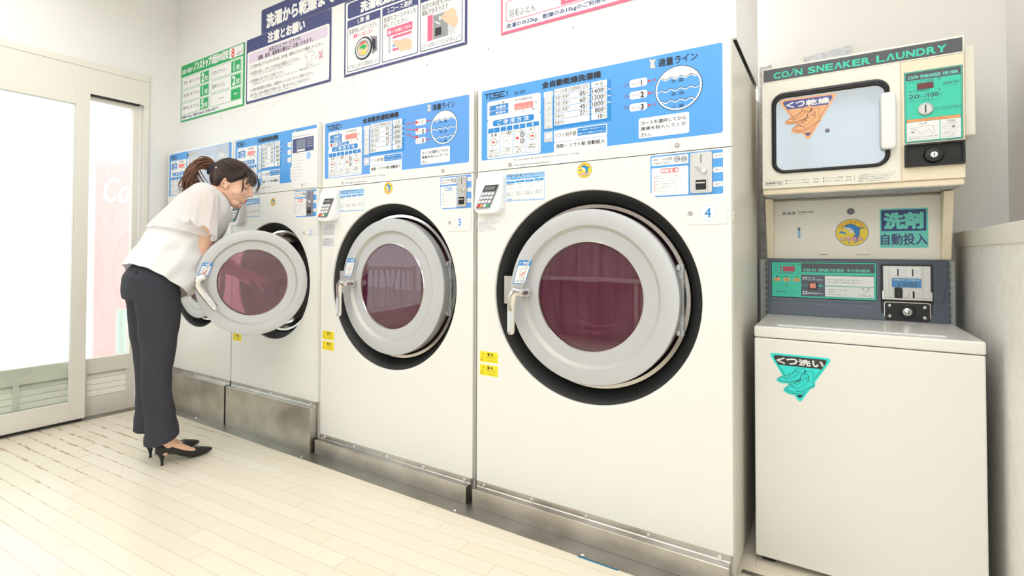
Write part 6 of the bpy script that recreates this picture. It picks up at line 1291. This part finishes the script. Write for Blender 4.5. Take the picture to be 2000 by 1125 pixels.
# swept locks over the cap
rnd = random.Random(3)
def lock(pts, r, m, tw=0.0):
    P = []; n = 14
    for k in range(n+1):
        t = k/n; q = t*(len(pts)-1); i = min(int(q), len(pts)-2); f = q-i; a = Vector(pts[max(i-1, 0)]); c = Vector(pts[i]); d = Vector(pts[i+1]); e = Vector(pts[min(i+2, len(pts)-1)])
        P.append(0.5*((2*c)+(d-a)*f+(2*a-5*c+4*d-e)*f*f+(3*c-a-3*d+e)*f**3))
    b.tube([H(*p) for p in P], [r*(0.35+0.65*math.sin(PI*min(1, 0.18+0.82*k/n))) for k in range(n+1)], m, 6, flat=0.45)
for sx in (-1, 1):
    for k in range(64):
        f = k/63; th0 = math.radians(8+74*f)*sx; lo = hairline(th0); pts = []
        for j in range(6):
            t = j/5; th = th0+(sx*PI*0.97-th0)*t**0.9; ph = lo+0.10+(math.radians(34)-lo)*t+math.radians(34)*(1-f)*math.sin(PI*t)
            pts.append(shell(th, ph, 1.045+0.01*rnd.random()))
        pts[-1] = (TIE[0]+rnd.uniform(-.02, .02), TIE[1]+0.008, TIE[2]+rnd.uniform(-.02, .02)); lock(pts, rnd.uniform(0.0018, 0.0034), rnd.choice(('hair_dark', 'hair_dark', 'hair_mid')))
    for k in range(30):
        th = math.radians(100+75*k/29)*sx; lo = hairline(th); lock([shell(th, lo, 1.0), shell(th*1.02, lo+0.35, 1.04), shell(sx*PI*0.96+(th-sx*PI)*0.5, math.radians(15), 1.05), (TIE[0]+rnd.uniform(-.012, .012), TIE[1]+0.008, TIE[2]-0.012)], rnd.uniform(0.0018, 0.0034), rnd.choice(('hair_dark', 'hair_mid')))
# fringe hanging forward from the parting, and the loose strand by the temple
for k in range(54):
    x = -0.060+0.118*k/53; q = abs(x)/0.06; j = rnd.uniform(-.007, .007); L = rnd.uniform(0.55, 1.15)
    lock([(x*0.25, 0.026, 0.1115), (x*0.75, 0.076-0.016*q, 0.083-0.012*q), (x*1.05+j, 0.103-0.026*q, 0.053-0.012*q), (x*1.15+j, 0.109-0.034*q, 0.054-0.040*L)], rnd.uniform(0.0022, 0.0036), rnd.choice(('hair_dark', 'hair_mid')))
for k in range(12):
    x = -0.048+0.040*k/11; j = rnd.uniform(-.006, .006)
    lock([(x*0.25, 0.030, 0.111), (x*0.8, 0.083, 0.080), (x+j, 0.110, 0.048), (x*1.05+j, 0.118, 0.020), (x*1.1+2*j, 0.112, -0.006+2*j)], 0.0026, rnd.choice(('hair_dark', 'hair_mid')))
for k in range(5):
    q = k/4; lock([(0.012, 0.060, 0.104), (0.045+0.002*q, 0.070-0.002*q, 0.070), (0.066+0.001*q, 0.062-0.003*q, 0.030), (0.063-0.001*q, 0.071-0.005*q, 0.000-0.004*q), (0.060-0.003*q, 0.073-0.006*q, -0.022-0.014*q)], 0.0017, 'hair_dark')
hair = loc(b).build('hair', person, smooth='all')
b = MB()
b.tube([H(*shell(math.radians(10), math.radians(p_), 1.052)) for p_ in (50, 58, 66, 74, 82)], [0.0012, 0.0024, 0.0024, 0.002, 0.0008], 'scalp', 6); loc(b).build('hair_parting', hair, smooth='all')
# ponytail falling back over the collar
b = MB(); T0 = H(*TIE); back = Vector((-0.55, -0.83, 0)); 
for k in range(130):
    a = rnd.uniform(0, 2*PI); rr_ = 0.020*math.sqrt(rnd.random()); sp = rnd.uniform(0.5, 1.0); o1 = Vector((rr_*math.cos(a), rr_*0.6*math.sin(a), rr_*math.sin(a)))
    ea = rnd.uniform(-1, 1); eb = rnd.uniform(-1, 1)
    P = [T0+o1*0.8, T0+back*0.045+o1*1.6+Vector((0, 0, 0.026)), T0+back*0.105+o1*2.4+Vector((0.004*ea, 0, 0.006+0.012*eb)), T0+back*(0.128+0.012*ea)+o1*2.6+Vector((0, 0, -0.045+0.018*eb)), T0+back*(0.112+0.030*ea)+o1*2.3+Vector((0, 0, -0.092+0.012*eb)), T0+back*(0.085+0.060*ea+0.02*sp)+o1*1.6+Vector((0, 0, -0.118+0.012*eb))]
    Q = []; n = 16
    for j in range(n+1):
        q = j/n*(len(P)-1); i = min(int(q), len(P)-2); f = q-i; A, C_, D_, E_ = P[max(i-1, 0)], P[i], P[i+1], P[min(i+2, len(P)-1)]; Q.append(0.5*((2*C_)+(D_-A)*f+(2*A-5*C_+4*D_-E_)*f*f+(3*C_-A-3*D_+E_)*f**3))
    b.tube(Q, [0.0046*(1-0.75*(j/n)**2) for j in range(n+1)], 'hair_brown', 6, flat=0.6)
loc(b).build('ponytail', hair, smooth='all')
b = MB()
for k in range(18):
    a = 2*PI*k/18; c = T0+rdir*(0.026*math.cos(a))+(udir*0.6+fdir*0.25).normalized()*(0.026*math.sin(a)); capsule(b, c, c+back*0.014+Vector((0, 0, 0.004*math.sin(5*a))), 0.0135, 0.012, n=8, steps=3)
sc = remeshed(loc(b), 'scrunchie', ['scrunchie'], 0.003, person, 2)
b = MB(); e = H(0.060, -0.075, 0.045); capsule(b, e, e+Vector((0.004, 0.002, -0.012)), 0.0045, 0.004, n=10, steps=4); b.m = [b.mi('wht')]*len(b.m); loc(b).build('hair_clip', person, smooth='all')
# blouse: rings given by back and front points in the side plane, half width, centre
def ring_of(bk, fr, hw, cx, n=64, fold=0.0, ph=0.0, nf=9, sq=1.0):
    cY, cZ = (bk[0]+fr[0])/2, (bk[1]+fr[1])/2; ay, az = (fr[0]-bk[0])/2, (fr[1]-bk[1])/2; out = []
    for i in range(n):
        t = 2*PI*i/n; f = 1+fold*math.sin(nf*t+ph); c, s = math.cos(t), math.sin(t); c2 = math.copysign(abs(c)**sq, c); s2 = math.copysign(abs(s)**sq, s)
        out.append(Vector((cx+hw*f*s2, cY+ay*f*c2, cZ+az*f*c2)))
    return out
def smooth_rings(rs, sub=4):
    out = []
    for i in range(len(rs)-1):
        for k in range(sub):
            f = k/sub; A, B_, C_, D_ = rs[max(i-1, 0)], rs[i], rs[i+1], rs[min(i+2, len(rs)-1)]
            out.append([0.5*((2*q)+(r-p)*f+(2*p-5*q+4*r-s)*f*f+(3*q-p-3*r+s)*f**3) for p, q, r, s in zip(A, B_, C_, D_)])
    return out+[rs[-1]]
st = [((-0.684, 0.968), (-0.446, 0.796), 0.182, -1.511, 0.030), ((-0.660, 1.015), (-0.384, 0.812), 0.181, -1.511, 0.022), ((-0.633, 1.060), (-0.347, 0.870), 0.172, -1.514, 0.016), ((-0.600, 1.110), (-0.322, 0.945), 0.160, -1.516, 0.012), ((-0.546, 1.190), (-0.298, 1.035), 0.150, -1.514, 0.010), ((-0.483, 1.260), (-0.265, 1.120), 0.158, -1.505, 0.008), ((-0.428, 1.320), (-0.242, 1.195), 0.178, -1.495, 0.006), ((-0.390, 1.355), (-0.250, 1.245), 0.158, -1.493, 0.004), ((-0.371, 1.377), (-0.259, 1.280), 0.112, -1.490, 0.002), ((-0.352, 1.385), (-0.262, 1.300), 0.078, -1.488, 0.0)]
b = MB(); b.loft(smooth_rings([ring_of(bk, fr, hw, cx, 72, fo, j*0.5, 11, 0.92) for j, (bk, fr, hw, cx, fo) in enumerate(st)]), 'chiffon_body', caps=False)
blouse = loc(b).build('blouse', person, smooth='all')
for v in blouse.data.vertices:      # hanging creases of the thin cloth
    x, y, z = v.co.x+PX, v.co.y+PY, v.co.z; w = max(0, min(1, (1.30-z)/0.12)); q = z*0.75-y*0.95
    v.co.x += w*(0.0050*math.sin(34*q+5*math.sin(9*z+6*y))+0.003*math.sin(70*q+8*z)); v.co.y += w*0.003*math.sin(40*z+14*x)
cp_ = [((-0.592, 1.150), (-0.276, 1.060), 0.172, -1.508, 0.030), ((-0.556, 1.196), (-0.270, 1.085), 0.170, -1.502, 0.022), ((-0.491, 1.266), (-0.250, 1.125), 0.180, -1.498, 0.014), ((-0.434, 1.327), (-0.232, 1.200), 0.184, -1.495, 0.008), ((-0.395, 1.361), (-0.243, 1.250), 0.163, -1.493, 0.004), ((-0.374, 1.382), (-0.254, 1.286), 0.116, -1.490, 0.002), ((-0.353, 1.388), (-0.258, 1.304), 0.080, -1.488, 0.0)]
b = MB(); b.loft(smooth_rings([ring_of(bk, fr, hw, cx, 72, fo, j*0.4+1, 13, 0.92) for j, (bk, fr, hw, cx, fo) in enumerate(cp_)]), 'chiffon', caps=False); loc(b).build('capelet', blouse, smooth='all')
# upper tier edge and flutter sleeves
def sleeve(path, drop):
    rings = []; n = 72; m = 18
    for j in range(m+1):
        q = j/m*(len(path)-1); i = min(int(q), len(path)-2); f = q-i; cx, cy, cz, rx, ry = [A+(B_-A)*f for A, B_ in zip(path[i], path[i+1])]; t = j/m; ring = []
        for k in range(n):
            a = 2*PI*k/n; wv = 1+0.17*t*t*math.sin(7*a+1.3)+0.07*t*math.sin(13*a)
            ring.append(Vector((cx+rx*wv*math.cos(a), cy+ry*wv*math.sin(a), cz-drop*t*t*math.sin(a)+0.012*t*t*math.sin(7*a+2.6))))
        rings.append(ring)
    return rings
b = MB(); b.loft(sleeve(((-1.400, -0.400, 1.354, 0.01, 0.012), (-1.372, -0.405, 1.340, 0.048, 0.056), (-1.352, -0.412, 1.308, 0.066, 0.070), (-1.342, -0.422, 1.255, 0.070, 0.070), (-1.330, -0.440, 1.185, 0.068, 0.068), (-1.320, -0.455, 1.132, 0.068, 0.068)), 0.045), 'chiffon', caps=False)
loc(b).build('sleeve', blouse, smooth='all')
b = MB(); b.loft(sleeve(((-1.600, -0.340, 1.346, 0.01, 0.012), (-1.622, -0.340, 1.334, 0.048, 0.056), (-1.645, -0.338, 1.300, 0.066, 0.070), (-1.655, -0.320, 1.245, 0.072, 0.074), (-1.650, -0.285, 1.165, 0.078, 0.084), (-1.640, -0.252, 1.085, 0.084, 0.094)), 0.03), 'chiffon', caps=False); loc(b).build('sleeve', blouse, smooth='all')
# trousers
def leg_rings(spec, n=40):
    rs = []
    for j, (x, y, z, rx, ry, tilt) in enumerate(spec):
        rs.append([Vector((x+rx*math.cos(2*PI*i/n), y+ry*math.sin(2*PI*i/n), z+tilt*math.sin(2*PI*i/n))) for i in range(n)])
    return smooth_rings(rs, 5)
b = MB()
R = [(-1.443, -0.553, 0.125, 0.078, 0.074, 0.022), (-1.443, -0.556, 0.18, 0.077, 0.070, 0.012), (-1.443, -0.565, 0.25, 0.075, 0.066, 0.0), (-1.443, -0.585, 0.385, 0.073, 0.064, 0), (-1.443, -0.578, 0.53, 0.078, 0.072, 0), (-1.444, -0.576, 0.65, 0.084, 0.088, 0), (-1.446, -0.577, 0.745, 0.088, 0.098, 0), (-1.450, -0.580, 0.83, 0.088, 0.104, 0)]
Lg = [(-1.585, -0.547, 0.150, 0.076, 0.070, 0.012), (-1.585, -0.546, 0.20, 0.075, 0.067, 0.006), (-1.584, -0.543, 0.28, 0.073, 0.065, 0), (-1.583, -0.545, 0.40, 0.073, 0.066, 0), (-1.582, -0.554, 0.53, 0.077, 0.072, 0), (-1.580, -0.560, 0.66, 0.084, 0.088, 0), (-1.576, -0.562, 0.76, 0.088, 0.098, 0), (-1.572, -0.566, 0.83, 0.088, 0.104, 0)]
for spec in (R, Lg): b.loft(leg_rings(spec), 'trouser_cloth')
hip = [((-0.694, 0.800), (-0.474, 0.790), 0.150, -1.511), ((-0.698, 0.860), (-0.470, 0.835), 0.157, -1.511), ((-0.694, 0.915), (-0.476, 0.870), 0.152, -1.511), ((-0.652, 0.965), (-0.495, 0.895), 0.138, -1.511), ((-0.618, 1.000), (-0.500, 0.930), 0.120, -1.511)]
b.loft(smooth_rings([ring_of(bk, fr, hw, cx, 48, 0, 0, 1, 0.95) for bk, fr, hw, cx in hip]), 'trouser_cloth')
loc(b); tr = remeshed(b, 'trousers', ['trouser_cloth'], 0.0065, person, 6, 0.5)
mt = tr.data; 
for v in mt.vertices:               # cloth creases: pulls from the seat, breaks at knee and hem, pressed front line
    x, y, z = v.co.x+PX, v.co.y+PY, v.co.z; n = v.normal
    d = 0.0035*math.sin(38*z+14*y+9*x)*max(0, 1-abs(z-0.82)/0.16)+0.0045*math.sin(60*z-16*y)*max(0, 1-abs(z-0.44)/0.09)*max(0, min(1, (y+0.575)/0.06))+0.0022*math.sin(46*z+22*y)*max(0, 1-abs(z-0.62)/0.16)+0.002*math.sin(70*z+10*y)*max(0, 1-abs(z-0.24)/0.10)
    v.co += n*d
b = MB()
b.tube([(-1.424, -0.690, 0.936), (-1.418, -0.684, 0.941), (-1.405, -0.672, 0.941)], 0.0014, 'dark', 6); capsule(b, (-1.425, -0.688, 0.929), (-1.424, -0.690, 0.929), 0.0055, 0.0055, n=10, steps=3); b.m = [b.mi('dark')]*len(b.m); loc(b).build('pocket_button', tr, smooth='all')
# pumps
def pump(hx, hy, ang, fx):
    b = MB(); c, s = math.cos(ang), math.sin(ang)
    def W(u, v, z): return Vector((hx+v*c+u*s, hy+u*c-v*s, z))           # u along the foot, v to the right
    sec = [(-0.014, 0.012, 0.060, 0.112, 0.0), (0.000, 0.029, 0.056, 0.116, 0), (0.030, 0.036, 0.050, 0.106, 0), (0.065, 0.036, 0.040, 0.084, 0), (0.100, 0.036, 0.022, 0.064, 0), (0.135, 0.038, 0.008, 0.050, 0), (0.165, 0.038, 0.002, 0.042, 1), (0.190, 0.036, 0.001, 0.040, 1), (0.215, 0.028, 0.002, 0.034, 1), (0.240, 0.016, 0.005, 0.026, 1), (0.256, 0.006, 0.009, 0.018, 1)]
    rings = []; n = 28
    for u, w, z0, z1, closed in sec:
        ring = []
        for i in range(n):
            t = 2*PI*i/n; zz = (z0+z1)/2+(z1-z0)/2*math.sin(t); ring.append(W(u, w*math.copysign(abs(math.cos(t))**0.75, math.cos(t)), zz))
        rings.append(ring)
    # open topline: drop the upper middle of the open stations
    for r, (u, w, z0, z1, closed) in zip(rings, sec):
        if not closed and 0.05 < u < 0.14:
            for p in r:
                v = (p.x-hx)*c-(p.y-hy)*s
                if p.z > (z0+z1)/2 and abs(v) < w*0.86: p.z = min(p.z, z1-0.022*(1-(abs(v)/(w*0.86))**2)-0.006)
    b.loft(smooth_rings(rings, 3), 'shoe_black')
    hl = [(0.012, 0.060, 0.021, 0.020), (0.014, 0.045, 0.013, 0.013), (0.016, 0.025, 0.0065, 0.0075), (0.016, 0.008, 0.0055, 0.006), (0.016, 0.0, 0.007, 0.0075)]
    b.loft([[W(u+ru*math.cos(2*PI*i/16), rv*math.sin(2*PI*i/16), z) for i in range(16)] for u, z, rv, ru in hl], 'shoe_black')
    return loc(b).build('shoe', person, smooth=True, recalc=True)
pump(-1.442, -0.568, math.radians(3), 0); pump(-1.594, -0.552, math.radians(3), 0)
# dark garment held in the machine opening
b = MB(); rings = []
for j, (x, y, z, r) in enumerate(((-1.44, 0.10, 0.84, 0.05), (-1.42, 0.03, 0.86, 0.08), (-1.39, -0.03, 0.85, 0.10), (-1.36, -0.06, 0.80, 0.095), (-1.34, -0.065, 0.74, 0.07), (-1.33, -0.065, 0.69, 0.02))):
    rings.append([Vector((x+r*(1+0.22*math.sin(5*t+j))*math.cos(t), y+0.45*r*(1+0.3*math.sin(4*t+2*j))*math.sin(t), z+0.25*r*math.sin(3*t+j))) for t in [2*PI*i/36 for i in range(36)]])
mat('garment_dark', rgb(52, 44, 52), 0.85)
b.loft(smooth_rings(rings, 4), 'garment_dark'); tag(b.build('garment', smooth='all'), 'dark crumpled garment held by the woman in the opening of machine 2', 'clothes')
